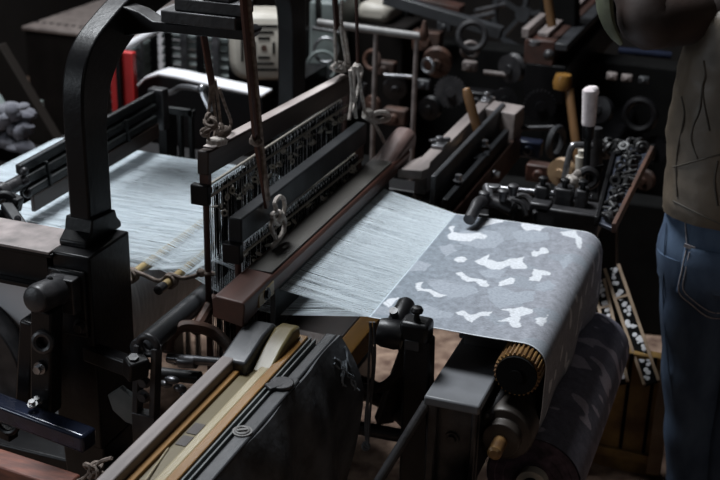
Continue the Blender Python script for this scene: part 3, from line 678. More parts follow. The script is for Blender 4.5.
b = MB(); b.cyl((rc.x, 2.30, rc.z), (rc.x, 3.2, rc.z), 0.02); b.build('roll_axle', 'iron', roll)

# ------------------------------------------------------------------ temples (cloth stretchers)
t = thing('temple', 'black temple clamp gripping the near edge of the cloth', 'cloth stretcher', (-0.72, 2.36, 0.8), 'temples at the cloth edges')
b = MB(); a0 = P(392, 331, y=2.345); a1 = P(408, 302, z=0.882); b.lathe([(0.006, -0.002), (0.017, 0.004), (0.023, 0.02), (0.023, (a1 - a0).length - 0.012), (0.018, (a1 - a0).length - 0.003), (0.006, (a1 - a0).length)], a0, a1 - a0, 20); b.build('spur_roller', 'iron', t)
b = MB(); q = P(391, 329, y=2.34); b.lathe([(0.01, -0.032), (0.030, -0.028), (0.034, -0.015), (0.034, 0.015), (0.030, 0.028), (0.01, 0.03)], q + Vector((0, 0, -0.012)), (1, 0.1, -0.1), 20); b.build('roller_housing', 'iron', t)
b = MB(); b.cyl(P(394, 314, y=2.37), P(394, 314, y=2.37) + Vector((0, -0.006, 0.012)), 0.010); b.build('pin', 'iron_worn', t)
b = MB(); c = P(418, 328, y=2.345); b.box(c.x - 0.038, c.x + 0.030, c.y - 0.025, c.y + 0.03, c.z - 0.030, c.z + 0.020); b.bar(c + Vector((-0.07, -0.0, -0.012)), c + Vector((-0.03, 0, -0.01)), 0.03, 0.03); tb = b.build('clamp_body', 'iron', t, 0.010, 3)
b = MB(); b.lathe([(0.008, 0), (0.006, 0.018), (0.013, 0.020), (0.015, 0.026), (0.011, 0.033), (0.004, 0.035)], c + Vector((-0.004, 0.0, 0.018)), (0, 0, 1), 14); b.build('thumb_screw', 'iron', t)
b = MB(); b.box(c.x - 0.022, c.x + 0.012, c.y - 0.028, c.y - 0.022, c.z - 0.045, c.z - 0.020); b.build('name_plate', 'iron_worn', t, 0.002)
b = MB(); b.bar(c + Vector((0.005, 0, -0.02)), c + Vector((0.012, 0, -0.42)), 0.062, 0.045, (0, 1, 0), 0.07, 0.05); b.build('post', 'iron', t, 0.006)

t = thing('temple', 'black temple clamp bent over the far edge of the cloth', 'cloth stretcher', (-0.70, 3.2, 0.8), 'temples at the cloth edges')
b = MB(); b.smooth_tube([P(469, 220, z=0.880), P(474, 211, z=0.892), P(478, 203, z=0.90), P(486, 201, y=3.16), P(500, 204, y=3.17), P(512, 209, y=3.17)], [0.017] * 21 + [0.021] * 5, 12, 5); b.build('bent_arm', 'iron_worn', t)
for q in ((484, 199, 3.15), (503, 197, 3.16), (513, 192, 3.2)):
    b = MB(); b.lathe([(0.012, -0.01), (0.012, 0.01), (0.016, 0.012), (0.016, 0.02), (0.01, 0.024)], P(q[0], q[1], y=q[2]), (0, 0, 1), 12); b.build('bolt', 'iron_worn', t)
b = MB(); b.smooth_tube([P(500, 206, y=3.2), P(520, 196, y=3.25), P(530, 200, y=3.25), P(536, 214, y=3.22)], 0.010, 8); b.smooth_tube([P(512, 200, y=3.22), P(522, 204, y=3.22), P(526, 216, y=3.2)], 0.008, 8); b.build('return_spring', 'iron_worn', t)
b = MB(); b.bar(P(490, 212, y=3.2), P(490, 262, y=3.2), 0.06, 0.05, (0, 1, 0)); b.bar(P(490, 207, y=3.2), P(516, 212, y=3.2), 0.05, 0.03); b.build('post', 'iron', t, 0.005)
b = MB(); b.cyl(P(487, 187, y=3.28), P(490, 200, y=3.2), 0.014); b.bar(P(486, 187, y=3.27), P(500, 188, y=3.27), 0.03, 0.015); b.build('hinge_block', 'steel', t, 0.002)

# stretcher of the far side: rod, sliding blocks, clamps
t = thing('cloth_guide_rod', 'grey steel rod with clamp blocks behind the far edge of the cloth', 'machine rod', (-0.55, 3.3, 0.85))
r0 = P(494, 188, y=3.28); r1 = P(592, 197, y=3.28)
b = MB(); b.cyl(r0, r1, 0.009); b.build('rod', 'steel', t)
for f, ww, hh, z in ((0.50, 0.034, 0.085, 0.0), (0.72, 0.05, 0.10, 0.0), (0.90, 0.03, 0.075, 0.0)):
    c = r0.lerp(r1, f); b = MB(); b.box(c.x - ww / 2, c.x + ww / 2, c.y - 0.02, c.y + 0.03, c.z - hh, c.z + 0.022); b.cyl(c + Vector((-ww / 2 - 0.004, 0, 0.002)), c + Vector((ww / 2 + 0.004, 0, 0.002)), 0.02); bk = b.build('clamp_block', 'iron_worn', t, 0.005)
    b = MB(); b.lathe([(0.008, 0), (0.008, 0.014), (0.014, 0.016), (0.014, 0.026), (0.006, 0.03)], c + Vector((0, 0, 0.02)), (0, 0, 1), 10); b.build('screw', 'iron', bk)
b = MB(); c = P(570, 212, y=3.27); b.box(c.x - 0.09, c.x + 0.09, c.y - 0.05, c.y + 0.06, c.z - 0.05, c.z + 0.02); b.box(c.x - 0.11, c.x - 0.05, c.y - 0.05, c.y + 0.0, c.z, c.z + 0.03); b.build('base', 'iron_worn', t, 0.006)
b = MB(); b.box(c.x - 0.05, c.x + 0.05, c.y - 0.02, c.y + 0.06, 0.0, c.z - 0.04); b.build('pedestal', 'iron', t)

# starting handle with the white taped grip
t = thing('starting_handle', 'upright starting lever with a white tape-wrapped grip', 'handle', P(586, 190, y=3.45))
g0 = P(588.5, 126, y=3.42); g1 = P(590.5, 88, y=3.42); d = (g1 - g0).normalized(); L = (g1 - g0).length
b = MB(); b.cyl(P(585, 192, y=3.42), g0 - d * 0.0, 0.0105); b.build('lever_rod', 'iron', t)
b = MB(); b.lathe([(0.016, -0.04), (0.018, -0.036), (0.018, 0.0), (0.014, 0.003)], g0, d, 16); b.build('ferrule', 'iron', t)
b = MB(); b.lathe([(0.012, 0), (0.019, 0.003)] + [(0.0195 + 0.0028 * (k / 14) + (0.0012 if k % 2 else 0), 0.006 + (L - 0.012) * k / 14) for k in range(15)] + [(0.016, L), (0.006, L + 0.006)], g0, d, 18)
b.ball(g1 + Vector((0.012, -0.004, -0.008)), 0.015, 0.012, 0.018); b.build('taped_grip', 'bandage', t)
# bracket of bent bar
t = thing('bent_bar_bracket', 'pale grey bent-bar bracket standing left of the taped handle', 'bracket', P(562, 195, y=3.4))
b = MB(); b.smooth_tube([P(563, 186, y=3.40), P(568, 160, y=3.42), P(572, 147, y=3.43), P(578, 145, y=3.44), P(592, 146, y=3.46)], 0.010, 8, 5); b.build('bent_bar', 'steel', t)
b = MB(); b.cyl(P(582, 156, y=3.5), P(582, 150, y=3.5), 0.012); b.cyl(P(582, 190, y=3.5), P(582, 156, y=3.5), 0.02); b.build('pin', 'cream', t)
b = MB()
for k in range(34):
    g = random.Random(k + 50); b.ball(P(g.uniform(568, 582), g.uniform(174, 188), y=3.38 + g.uniform(0, .04)), 0.013 * g.uniform(.5, 1.4), 0.012 * g.uniform(.5, 1.3), 0.014 * g.uniform(.5, 1.4), 8)
b.build('wiping_rag', 'cord_white', t, label='pale rag wad stuffed behind the bracket')
b = MB(); b.prism([(p.x, p.z) for p in [P(590, 164, y=3.5), P(606, 160, y=3.5), P(600, 178, y=3.5), P(590, 176, y=3.5)]], 'y', 3.45, 3.46); b.build('cam_plate', 'dark', t)
b = MB(); b.torus(P(588, 178, y=3.4), (0.3, -1, 0.2), 0.024, 0.012); b.build('collar', 'iron_worn', t)
b = MB(); b.cyl(P(596, 128, y=3.62), P(596, 170, y=3.62), 0.020); b.build('rear_pin', 'iron_worn', t)

# pattern chain (greasy links on a slanting plate)
t = thing('pattern_chain', 'greasy black chain of links running down a slanting plate at the right', 'chain', P(625, 190, y=3.4))
q0, q1, q2, q3 = P(598, 222, y=3.15), P(612, 228, y=3.12), P(650, 150, y=3.62), P(618, 145, y=3.68)
def plate(bm_, a, th):
    n = (a[1] - a[0]).cross(a[3] - a[0]).normalized() * th
    bm_._quadbox([*a, *[p + n for p in a]])
b = MB(); plate(b, [q0, q1, q2, q3], -0.012); b.build('slant_plate', 'oil_blue', t, 0.002)
b = MB(); b.bar(q1 + Vector((0.004, 0, 0)), q2 + Vector((0.006, 0, 0)), 0.012, 0.03); b.build('side_strip', 'rust', t, 0.002)
b = MB(); b.bar(q0 + Vector((-0.004, 0, 0)), q3 + Vector((-0.006, 0, 0)), 0.012, 0.03); b.build('side_strip', 'iron', t, 0.002)
rng = random.Random(5)
nrm = (q1 - q0).cross(q3 - q0).normalized(); nrm = nrm if nrm.z > 0 else -nrm
for k in range(46):
    f = 0.04 + 0.9 * k / 45; g_ = 0.30 + 0.55 * rng.random()
    a = q0.lerp(q3, f).lerp(q1.lerp(q2, f), g_) + nrm * 0.012
    b = MB(); ax = Vector((rng.uniform(-1, 1), rng.uniform(-1, 1), rng.uniform(-.4, .4))); r_ = rng.uniform(0.006, 0.011)
    if k % 2: b.cyl(a - ax.normalized() * r_ * 2.2, a + ax.normalized() * r_ * 2.2, r_ * 0.7, n=8)
    else: b.torus(a, ax, r_ * 1.3, r_ * 0.6, 10, 6)
    b.build('chain_link', 'grease', t)
for k in range(30):
    a = P(604 + 40 * rng.random(), 141 + 17 * rng.random(), y=3.60 + 0.12 * rng.random())
    b = MB(); b.torus(a, (rng.uniform(-1, 1), rng.uniform(-1, 1), rng.uniform(-1, 1)), 0.013, 0.008, 10, 6); b.ball(a, 0.011); b.build('chain_link', 'grease', t)
b = MB(); b.bar(P(608, 150, y=3.72), P(608, 300, y=3.72), 0.06, 0.05, (0, 1, 0)); b.bar(P(606, 152, y=3.72), P(655, 152, y=3.72), 0.05, 0.04); b.build('stand', 'iron', t, 0.005)

# ------------------------------------------------------------------ lease rods and their cord
lrs = []
for x, lab in ((-1.455, 'yellowish lease rod through the warp, nearer the arch'), (-1.352, 'yellowish lease rod through the warp, nearer the heald frames')):
    t = thing('lease_rod', lab, 'rod', (x, 2.8, 0.845), 'lease rods parting the warp')
    b = MB(); b.cyl((x, 2.37, 0.845), (x, 3.26, 0.845), 0.0105, n=16); b.build('rod', 'bamboo', t)
    b = MB(); b.lathe([(0.006, 0), (0.012, 0.004), (0.0125, 0.03), (0.0105, 0.034)], (x, 2.335, 0.845), (0, 1, 0), 16); b.build('rod_tip', 'iron_worn', t)
b = MB()
cp = [(-1.415, 2.318, 0.865), (-1.43, 2.34, 0.868), (-1.455, 2.385, 0.861), (-1.42, 2.392, 0.852), (-1.38, 2.395, 0.842), (-1.352, 2.40, 0.861), (-1.32, 2.40, 0.858), (-1.285, 2.40, 0.87), (-1.262, 2.398, 0.885)]
b.smooth_tube(cp, 0.0055, 8, 6)
for c in ((-1.455, 2.39, 0.845), (-1.352, 2.40, 0.845)):
    for k in range(3): b.torus((c[0], c[1] - 0.006 + 0.008 * k, c[2]), (0.15, 1, 0.1 * (k - 1)), 0.0155, 0.0045, 16, 6)
b.ball((-1.262, 2.392, 0.886), 0.012, 0.010, 0.011); b.torus((-1.25, 2.404, 0.882), (0, 0.3, 1), 0.014, 0.005, 14, 6)
tag(b.build('rod_lashing', 'cord'), 'dirty cord looped round both lease rod ends and tied to the frame rod', 'cord')

# ------------------------------------------------------------------ straps and cords that carry the heald frames
def knot(b, c, r, k=4, seed=0):
    g = random.Random(seed)
    for i in range(k): b.torus(Vector(c) + Vector([g.uniform(-r, r) * 0.5 for _ in range(3)]), [g.uniform(-1, 1) for _ in range(3)], r, r * 0.42, 12, 6)
t = thing('hanging_strap', 'brown leather strap and cords at the near end of the higher heald frame', 'strap', (-1.25, 2.42, 1.47), 'straps holding the heald frames')
b = MB(); b.bar((-1.262, 2.43, 1.475), P(212, 84, x=-1.25), 0.024, 0.006, (1, 0, 0)); b.build('strap', 'leather', t, 0.001)
b = MB()
for q in ([(211, 80), (210, 100), (208, 122), (209, 150)], [(215, 80), (218, 100), (221, 128), (223, 152)], [(213, 82), (214, 105), (216, 125), (212, 148)], [(219, 88), (226, 108), (231, 124), (224, 140)]):
    b.smooth_tube([P(*a, x=-1.262) for a in q], 0.0042, 6, 4)
knot(b, P(210, 121, x=-1.25), 0.012, 5, 1); knot(b, P(222, 130, x=-1.25), 0.012, 5, 2); knot(b, P(206, 132, x=-1.25), 0.009, 4, 3)
b.build('cord', 'cord', t)
b = MB(); b.bar(P(212, 143, x=-1.25), P(222, 140, x=-1.25), 0.035, 0.02); b.build('packing_rag', 'cord_white', t, 0.006, label='scrap of white rag under the knot')
t = thing('hanging_strap', 'long dark strap crossing in front of the near end of both heald frames', 'strap', (-1.15, 2.40, 1.5), 'straps holding the heald frames')
b = MB(); s0 = P(242, -14, x=-1.13); s1 = P(256, 140, x=-1.13); s2 = P(267, 207, x=-1.13); b.bar(s0, s1, 0.023, 0.008, (1, 0, 0)); b.bar(s1, s2, 0.016, 0.008, (1, 0, 0)); b.build('strap', 'leather', t, 0.001)
b = MB(); b.smooth_tube([P(247, -14, x=-1.125), P(254, 60, x=-1.125), P(261, 140, x=-1.125), P(268, 200, x=-1.12)], 0.007, 6); b.build('cord', 'cord', t)
b = MB()
b.smooth_tube([P(a, c, x=-1.11) for a, c in ((272, 246), (281, 236), (285, 222), (279, 213), (272, 215), (278, 224), (284, 212), (284, 200), (279, 197), (275, 203), (276, 212), (271, 226), (276, 238))], 0.006, 7, 5)
knot(b, P(277, 216, x=-1.115), 0.011, 4, 6); b.build('knot', 'cord_white', t, label='pale cotton knot and loops')
b = MB(); knot(b, P(255, 140, x=-1.13), 0.010, 4, 16); b.build('knot', 'cord', t)
t = thing('hanging_strap', 'short red-brown strap and pale cords at the far end of the higher heald frame', 'strap', (-1.25, 3.28, 1.4), 'straps holding the heald frames')
b = MB(); b.bar(P(334, -12, x=-1.25), P(337, 28, x=-1.25), 0.030, 0.007, (1, 0, 0)); b.build('strap', 'leather', t, 0.001)
b = MB()
for q in ([(335, 26), (335, 45), (336, 66)], [(340, 24), (343, 42), (347, 66)], [(342, 0), (341, 20), (346, 40), (349, 64)]): b.smooth_tube([P(*a, x=-1.255) for a in q], 0.0055, 6, 4)
b.smooth_tube([P(a, c, x=-1.25) for a, c in ((331, 68), (338, 63), (346, 64), (350, 68), (342, 71), (334, 70))], 0.006, 6, 4); knot(b, P(342, 67, x=-1.25), 0.011, 4, 8)
b.build('cord', 'cord_white', t)
t = thing('hanging_strap', 'dark strap ending in a pale knot at the far end of the lower heald frame', 'strap', (-1.155, 3.2, 1.4), 'straps holding the heald frames')
b = MB(); b.bar(P(356, -12, x=-1.15), P(358, 70, x=-1.15), 0.014, 0.006, (1, 0, 0)); b.build('strap', 'leather', t, 0.001)
b = MB()
for q in ([(357, 66), (360, 85), (365, 112)], [(354, 66), (354, 90), (356, 118)], [(350, 70), (352, 95), (349, 120)], [(370, 120), (377, 128), (384, 142)], [(362, 70), (358, 90), (352, 112)]): b.smooth_tube([P(*a, x=-1.145) for a in q], 0.0055, 6, 4)
knot(b, P(357, 68, x=-1.15), 0.011, 5, 9)
b.smooth_tube([P(a, c, x=-1.14) for a, c in ((364, 116), (372, 120), (382, 121), (389, 118), (386, 113), (377, 113), (370, 117), (378, 122))], 0.008, 7, 5); knot(b, P(367, 114, x=-1.15), 0.012, 4, 10)
b.build('cord', 'cord_white', t)
# loose cords hanging at the near cloth edge
b = MB()
for q in ([(371, 322), (369, 360), (368, 400), (367, 446)], [(374, 322), (375, 360), (371, 400), (368, 446)], [(370, 322), (373, 370), (366, 410), (366, 440)]): b.smooth_tube([P(*a, y=2.36) for a in q], 0.003, 6, 4)
knot(b, P(367, 446, y=2.36), 0.008, 4, 12)
tag(b.build('loose_cord', 'apron'), 'dark twisted cords hanging below the near cloth corner', 'cord')

# ------------------------------------------------------------------ warp stop rails on the left
t = thing('warp_stop_rails', 'long grey-green stop rails lying across the warp behind the arch', 'machine rails', (-1.88, 2.9, 0.9))
for k, (x, z, wd, hh) in enumerate(((-1.892, 1.000, 0.020, 0.027), (-1.882, 0.968, 0.022, 0.026), (-1.872, 0.938, 0.026, 0.024))):
    b = MB(); b.bar((x, 2.57, z), (x - 0.006, 3.31 - 0.02 * k, z + 0.012), wd, hh); b.build('rail', 'drop', t, 0.004)
b = MB(); b.bar((-1.884, 2.575, 1.0145), (-1.890, 3.30, 1.0265), 0.004, 0.004); b.build('edge_strip', 'steel', t)
b = MB(); b.bar((-1.896, 2.58, 0.955), (-1.902, 3.29, 0.967), 0.012, 0.11); b.build('dark_backing', 'dark', t)  # added dark backing so the gaps between the rails stay dark
b = MB(); b.bar((-1.862, 2.578, 0.905), (-1.866, 3.27, 0.912), 0.012, 0.046); b.build('guide_board', 'wood_dark', t, 0.002)
for y in (2.66, 3.08):
    b = MB(); b.bar((-1.866, y, 1.0), (-1.856, y, 0.93), 0.010, 0.008, (0, 1, 0)); b.build('cross_clip', 'drop', t, 0.002)
b = MB(); b.cyl((-1.885, 2.20, 0.965), (-1.885, 2.575, 0.968), 0.020); b.cyl((-1.885, 2.46, 0.967), (-1.885, 2.49, 0.967), 0.028); b.build('end_shaft', 'iron_worn', t, 0.002)
for q in ((-1.87, 2.565, 1.0), (-1.865, 2.56, 0.975), (-1.862, 2.56, 0.94)):
    b = MB(); b.ball(q, 0.012); b.build('clamp_nut', 'iron_worn', t)
b = MB(); q = P(4, 205, y=2.36); b.torus(q, (0.6, -1, 0.3), 0.026, 0.012); b.bar(P(6, 205, y=2.36), P(30, 240, y=2.28), 0.030, 0.022); b.bar(P(8, 200, y=2.38), P(20, 206, y=2.38), 0.03, 0.04); b.build('lever', 'charcoal', t, 0.004)
b = MB(); b.bolt(P(18, 219, y=2.30), (0.3, -1, 0.3), 0.006, 0.008); b.build('bolt', 'steel', t)
e = Vector((-1.93, 3.42, 0.995))
b = MB(); b.smooth_tube([P(160, 94, y=3.42), P(172, 92, y=3.4), P(182, 87, y=3.38), P(200, 90, y=3.36), P(205, 99, y=3.35), P(211, 112, y=3.34)], 0.010, 8); b.ball(P(202, 89, y=3.36), 0.016); b.build('bent_rod', 'steel', t)
b = MB(); b.box(-1.915, -1.86, 3.30, 3.34, 0.90, 1.035); b.build('end_clamp', 'iron_worn', t, 0.004)
b = MB(); b.bar((-1.92, 3.43, 0.92), (-1.92, 3.43, 0.0), 0.03, 0.07, (0, 1, 0)); b.bar((-1.87, 3.43, 0.92), (-1.87, 3.43, 0.0), 0.012, 0.02, (0, 1, 0)); b.bar((-1.83, 3.43, 0.94), (-1.83, 3.43, 0.0), 0.012, 0.02, (0, 1, 0)); b.bar((-1.93, 3.43, 0.93), (-1.82, 3.43, 0.93), 0.02, 0.02); b.build('support', 'drop', t)

# ------------------------------------------------------------------ picking stick of the far shuttle box, low timber
b = MB(); p0 = P(477, 128, y=3.78); p1 = P(466, 89, y=3.78); d = (p1 - p0).normalized(); L = (p1 - p0).length
b.lathe([(0.014, -0.10), (0.016, 0), (0.0165, L * 0.5), (0.016, L * 0.85), (0.012, L), (0.004, L + 0.004)], p0, d, 14)
tag(b.build('picking_stick', 'stick'), 'short rounded wooden picking stick rising from the far shuttle box', 'stick')
b = MB(); t0 = P(-25, 449, y=1.93); t1 = P(72, 481, y=1.90); b.bar(t0 + Vector((0, 0, -0.05)), t1 + Vector((0, 0, -0.05)), 0.06, 0.10)
o = b.build('timber', 'timber_red', None, 0.004); tag(o, 'red-brown timber at the bottom left corner', 'timber')
b = MB(); knot(b, P(93, 470, y=1.9), 0.013, 5, 20)
for q in ([(93, 470), (100, 462), (112, 458)], [(92, 470), (84, 478), (76, 482)], [(95, 470), (104, 474), (108, 484)]): b.smooth_tube([P(*a, y=1.9) for a in q], 0.0045, 6, 4)
tag(b.build('rag_knot', 'cord'), 'knotted scrap of cord beside the timber end at the bottom left', 'cord')

# ================================================================== THE PERSON
from mathutils.bvhtree import BVHTree
person = thing('person', 'person in an olive-brown jacket and blue jeans standing with back turned at the right', 'person', (-0.09, 3.16, 0))
def skin_obj(name, verts, edges, radii, m, parent, root=0, sub=2):
    me = bpy.data.meshes.new(name)
    base = parent
    while base.parent: base = base.parent
    me.from_pydata([Vector(v) - Vector(base.location) for v in verts], edges, [])
    o = bpy.data.objects.new(name, me); COL.objects.link(o); o.parent = parent
    md = o.modifiers.new('skin', 'SKIN')
    for i, r in enumerate(radii):
        sv = me.skin_vertices[0].data[i]; sv.radius = r if isinstance(r, tuple) else (r, r); sv.use_root = (i == root)
    o.modifiers.new('sub', 'SUBSURF').levels = sub; o.modifiers['sub'].render_levels = sub
    me.materials.append(M[m])
    for f in me.polygons: f.use_smooth = True
    return o
elb = P(641, 20, y=3.02); shl = Vector((-0.245, 3.15, 1.475)); shr = Vector((0.085, 3.16, 1.475))
wr = elb + Vector((-0.12, 0.16, 0.18))
hand = wr + Vector((-0.05, 0.07, 0.07))
bv = [(-0.09, 3.16, 0.96), (-0.09, 3.15, 1.2), (-0.09, 3.15, 1.42), (-0.09, 3.17, 1.56), (-0.09, 3.185, 1.63), (-0.09, 3.18, 1.75),
      shl, elb, wr, hand, shr, (0.16, 3.12, 1.2), (0.15, 3.25, 0.98), (0.15, 3.33, 0.93),
      (-0.17, 3.16, 0.85), (-0.165, 3.15, 0.5), (-0.13, 3.18, 0.08), (-0.13, 3.29, 0.035), (0.0, 3.16, 0.85), (0.01, 3.17, 0.5), (0.02, 3.18, 0.08), (0.02, 3.29, 0.035)]
be = [(0, 1), (1, 2), (2, 3), (3, 4), (4, 5), (2, 6), (6, 7), (7, 8), (8, 9), (2, 10), (10, 11), (11, 12), (12, 13), (0, 14), (14, 15), (15, 16), (16, 17), (0, 18), (18, 19), (19, 20), (20, 21)]
brd = [(0.13, 0.10), (0.12, 0.09), (0.13, 0.09), 0.052, 0.075, 0.085, 0.06, 0.042, 0.03, (0.04, 0.016), 0.06, 0.042, 0.03, (0.04, 0.016), 0.08, 0.055, 0.04, 0.035, 0.08, 0.055, 0.04, 0.035]
body = skin_obj('body', bv, be, brd, 'skin', person)
for hc, dr, sd in ((hand, (hand - wr).normalized(), 1), (Vector((0.15, 3.33, 0.93)), Vector((0, 0.85, -0.5)), -1)):
    side = dr.cross(Vector((0, 0, 1))).normalized()
    for k, L in enumerate((0.062, 0.072, 0.068, 0.052)):
        a = hc + side * (0.024 - 0.016 * k) ; v = [a, a + dr * (0.025 + L * 0.4), a + dr * (0.025 + L * 0.75) + Vector((0, 0, -0.012)), a + dr * (0.02 + L) + Vector((0, 0, -0.032))]
        skin_obj('finger', v, [(0, 1), (1, 2), (2, 3)], [0.0095, 0.009, 0.0085, 0.007], 'skin', body)
    a = hc - dr * 0.02 + side * 0.03 * sd
    skin_obj('thumb', [a, a + dr * 0.03 + side * 0.025 * sd, a + dr * 0.065 + side * 0.03 * sd], [(0, 1), (1, 2)], [0.012, 0.0105, 0.008], 'skin', body)
b = MB(); b.ball((-0.09, 3.165, 1.725), 0.085, 0.105, 0.105, 16); b.build('hair', 'hair', person)
b = MB(); b.ball((-0.09, 3.285, 1.69), 0.014, 0.02, 0.02, 8); b.build('nose', 'skin', person)
for sx in (-1, 1):
    b = MB(); b.ball((-0.09 + sx * 0.082, 3.19, 1.69), 0.012, 0.022, 0.032, 8); b.build('ear', 'skin', person)
    b = MB(); b.bar((-0.055 + sx * 0.075, 3.12, 0.05), (-0.055 + sx * 0.078, 3.36, 0.04), 0.09, 0.08); b.build('shoe', 'dark', person, 0.03, 3)

def ering(c, rx, ry, n=40, ph=0.0, amp=0.0, seed=0.0, pw=2.3):
    out = []
    for i in range(n):
        t = 2 * math.pi * i / n
        ct, st = math.cos(t), math.sin(t)
        ex = math.copysign(abs(ct) ** (2 / pw), ct) * rx; ey = math.copysign(abs(st) ** (2 / pw), st) * ry
        k = 1 + amp * noise.noise(Vector((ct * 2.2, st * 2.2, c[2] * 9 + seed))) + amp * 0.6 * noise.noise(Vector((ct * 5, st * 5, c[2] * 26 + seed)))
        out.append(Vector((c[0] + ex * k, c[1] + ey * k, c[2])))
    return out
def interp(tab, z):
    for a, c in zip(tab, tab[1:]):
        if c[0] <= z <= a[0]:
            t = (a[0] - z) / (a[0] - c[0]); t = t * t * (3 - 2 * t)
            return [p + (q - p) * t for p, q in zip(a, c)]
    return list(tab[-1] if z < tab[-1][0] else tab[0])
# jeans: seat and two legs
b = MB()
seat = [(1.00, -0.105, 3.165, 0.150, 0.105), (0.92, -0.110, 3.160, 0.170, 0.125), (0.84, -0.115, 3.155, 0.176, 0.130), (0.76, -0.115, 3.158, 0.165, 0.115)]
b.rings([ering((r[1], r[2], z), r[3], r[4], amp=0.012, seed=1) for z in [1.0 - 0.02 * k for k in range(13)] for r in [interp(seat, z)]])
for sx, tab in ((-1, [(0.84, -0.200, 3.158, 0.088, 0.118), (0.70, -0.172, 3.155, 0.094, 0.108), (0.50, -0.152, 3.160, 0.086, 0.088), (0.30, -0.135, 3.175, 0.074, 0.078), (0.10, -0.115, 3.185, 0.066, 0.070)]),
                (1, [(0.84, -0.020, 3.158, 0.088, 0.118), (0.70, -0.005, 3.160, 0.094, 0.105), (0.50, 0.010, 3.165, 0.086, 0.088), (0.30, 0.0, 3.175, 0.084, 0.080), (0.10, 0.0, 3.185, 0.080, 0.074)])):
    b.rings([ering((r[1], r[2], z), r[3], r[4], amp=0.035, seed=4 + sx) for z in [0.84 - 0.02 * k for k in range(38)] for r in [interp(tab, z)]])
jeans = b.build('jeans', 'denim', person, angle=80)
base = Vector(person.location)
bvh_j = BVHTree.FromPolygons([v.co + base for v in jeans.data.vertices], [p.vertices[:] for p in jeans.data.polygons])
def hit(bvh, px, py):
    d = (P(px, py, y=4.0) - CAM).normalized()
    h, n, _, _ = bvh.ray_cast(CAM, d)
    if h is None:
        q = P(px, py, y=3.1); h, n, _, _ = bvh.find_nearest(q)
    if n.dot(d) > 0: n = -n
    return h, n
def patch(bvh, quad, lift, nu=12, nv=12):
    b = MB(); g = []
    for i in range(nu + 1):
        row = []
        for j in range(nv + 1):
            u, v = i / nu, j / nv
            p = [(quad[0][k] * (1 - u) + quad[1][k] * u) * (1 - v) + (quad[3][k] * (1 - u) + quad[2][k] * u) * v for k in (0, 1)]
            dip = 13 * (1 - abs(2 * u - 1)) * v
            h, n = hit(bvh, p[0], p[1] + dip); row.append(b.bm.verts.new(h + n * lift))
        g.append(row)
    for i in range(nu):
        for j in range(nv): b.bm.faces.new((g[i][j], g[i + 1][j], g[i + 1][j + 1], g[i][j + 1]))
    return b
pb_ = patch(bvh_j, [(680, 246), (747, 258), (746, 318), (671, 291)], 0.004).build('back_pocket', 'denim', jeans)
md = pb_.modifiers.new('thick', 'SOLIDIFY'); md.thickness = 0.003
def seam(bvh, pts, r, name, m, parent, lift=0.004):
    b = MB(); b.tube(spline([hit(bvh, *q)[0] + hit(bvh, *q)[1] * lift for q in pts], 3), r, 5)
    return b.build(name, m, parent)
seam(bvh_j, [(682, 249), (678, 268), (674, 289), (686, 302), (700, 314), (712, 316), (735, 316)], 0.0018, 'stitching', 'stitch', pb_, 0.009)
seam(bvh_j, [(685, 251), (681, 270), (678, 287), (689, 299), (702, 309), (713, 311), (735, 311)], 0.0016, 'stitching', 'stitch', pb_, 0.009)
seam(bvh_j, [(680, 218), (681, 232), (682, 246)], 0.0016, 'stitching', 'stitch', jeans)
seam(bvh_j, [(662, 222), (660, 250), (659, 290), (662, 340), (668, 400)], 0.002, 'side_seam', 'denim', jeans)
b = MB(); h0, n0 = hit(bvh_j, 684, 246); b.bar(h0 + n0 * 0.007 + Vector((-0.012, 0, 0.004)), h0 + n0 * 0.007 + Vector((0.016, 0, -0.002)), 0.004, 0.010); b.build('bar_tack', 'stitch', pb_)
# jacket
tor = [(1.60, -0.09, 3.165, 0.066, 0.066), (1.555, -0.09, 3.16, 0.078, 0.075), (1.52, -0.088, 3.155, 0.150, 0.092), (1.45, -0.085, 3.15, 0.195, 0.112), (1.34, -0.085, 3.145, 0.205, 0.125), (1.18, -0.085, 3.14, 0.212, 0.132), (1.06, -0.09, 3.145, 0.200, 0.138), (0.985, -0.093, 3.148, 0.198, 0.140), (0.955, -0.095, 3.150, 0.190, 0.138), (0.90, -0.10, 3.152, 0.186, 0.137)]
b = MB(); b.rings([ering((r[1], r[2], z + 0.0), r[3], r[4], 56, amp=0.045, seed=11) for z in [1.60 - 0.012 * k for k in range(55)] for r in [interp(tor, z)]])
jk = b.build('jacket', 'jacket', person, angle=80)
bvh_k = BVHTree.FromPolygons([v.co + base for v in jk.data.vertices], [p.vertices[:] for p in jk.data.polygons])
for q in ([(676, 96), (679, 112), (676, 130), (672, 150), (671, 172), (672, 196)], [(697, 84), (694, 110), (688, 125), (686, 140), (692, 158)], [(668, 166), (680, 163), (690, 160), (706, 156), (722, 152)], [(712, 160), (709, 180), (712, 205)], [(668, 200), (690, 211), (706, 219), (722, 226)], [(698, 60), (700, 75), (697, 90), (704, 130)]):
    seam(bvh_k, q, 0.0024, 'jacket_seam', 'seam', jk, 0.0012)
b = MB()
R = []
sp = [shr + Vector((-0.28, 0, 0.02)), shl + Vector((0, 0, 0)), shl.lerp(elb, 0.4), shl.lerp(elb, 0.8), elb, elb + Vector((-0.02, 0.02, 0.05)), elb.lerp(wr, 0.5), wr]
b.smooth_tube(sp, [0.085] * 4 + [0.092] * 4 + [0.088] * 4 + [0.080] * 4 + [0.078] * 4 + [0.072] * 4 + [0.066] * 4 + [0.055] * 5 + [0.05] * 0 if False else [0.085 - 0.001 * k for k in range(29)], 18, 4)
b.smooth_tube([shl + Vector((0.28, 0, 0.02)), shr, (0.17, 3.12, 1.2), (0.155, 3.23, 1.0)], [0.085 - 0.0025 * k for k in range(13)], 16, 4)
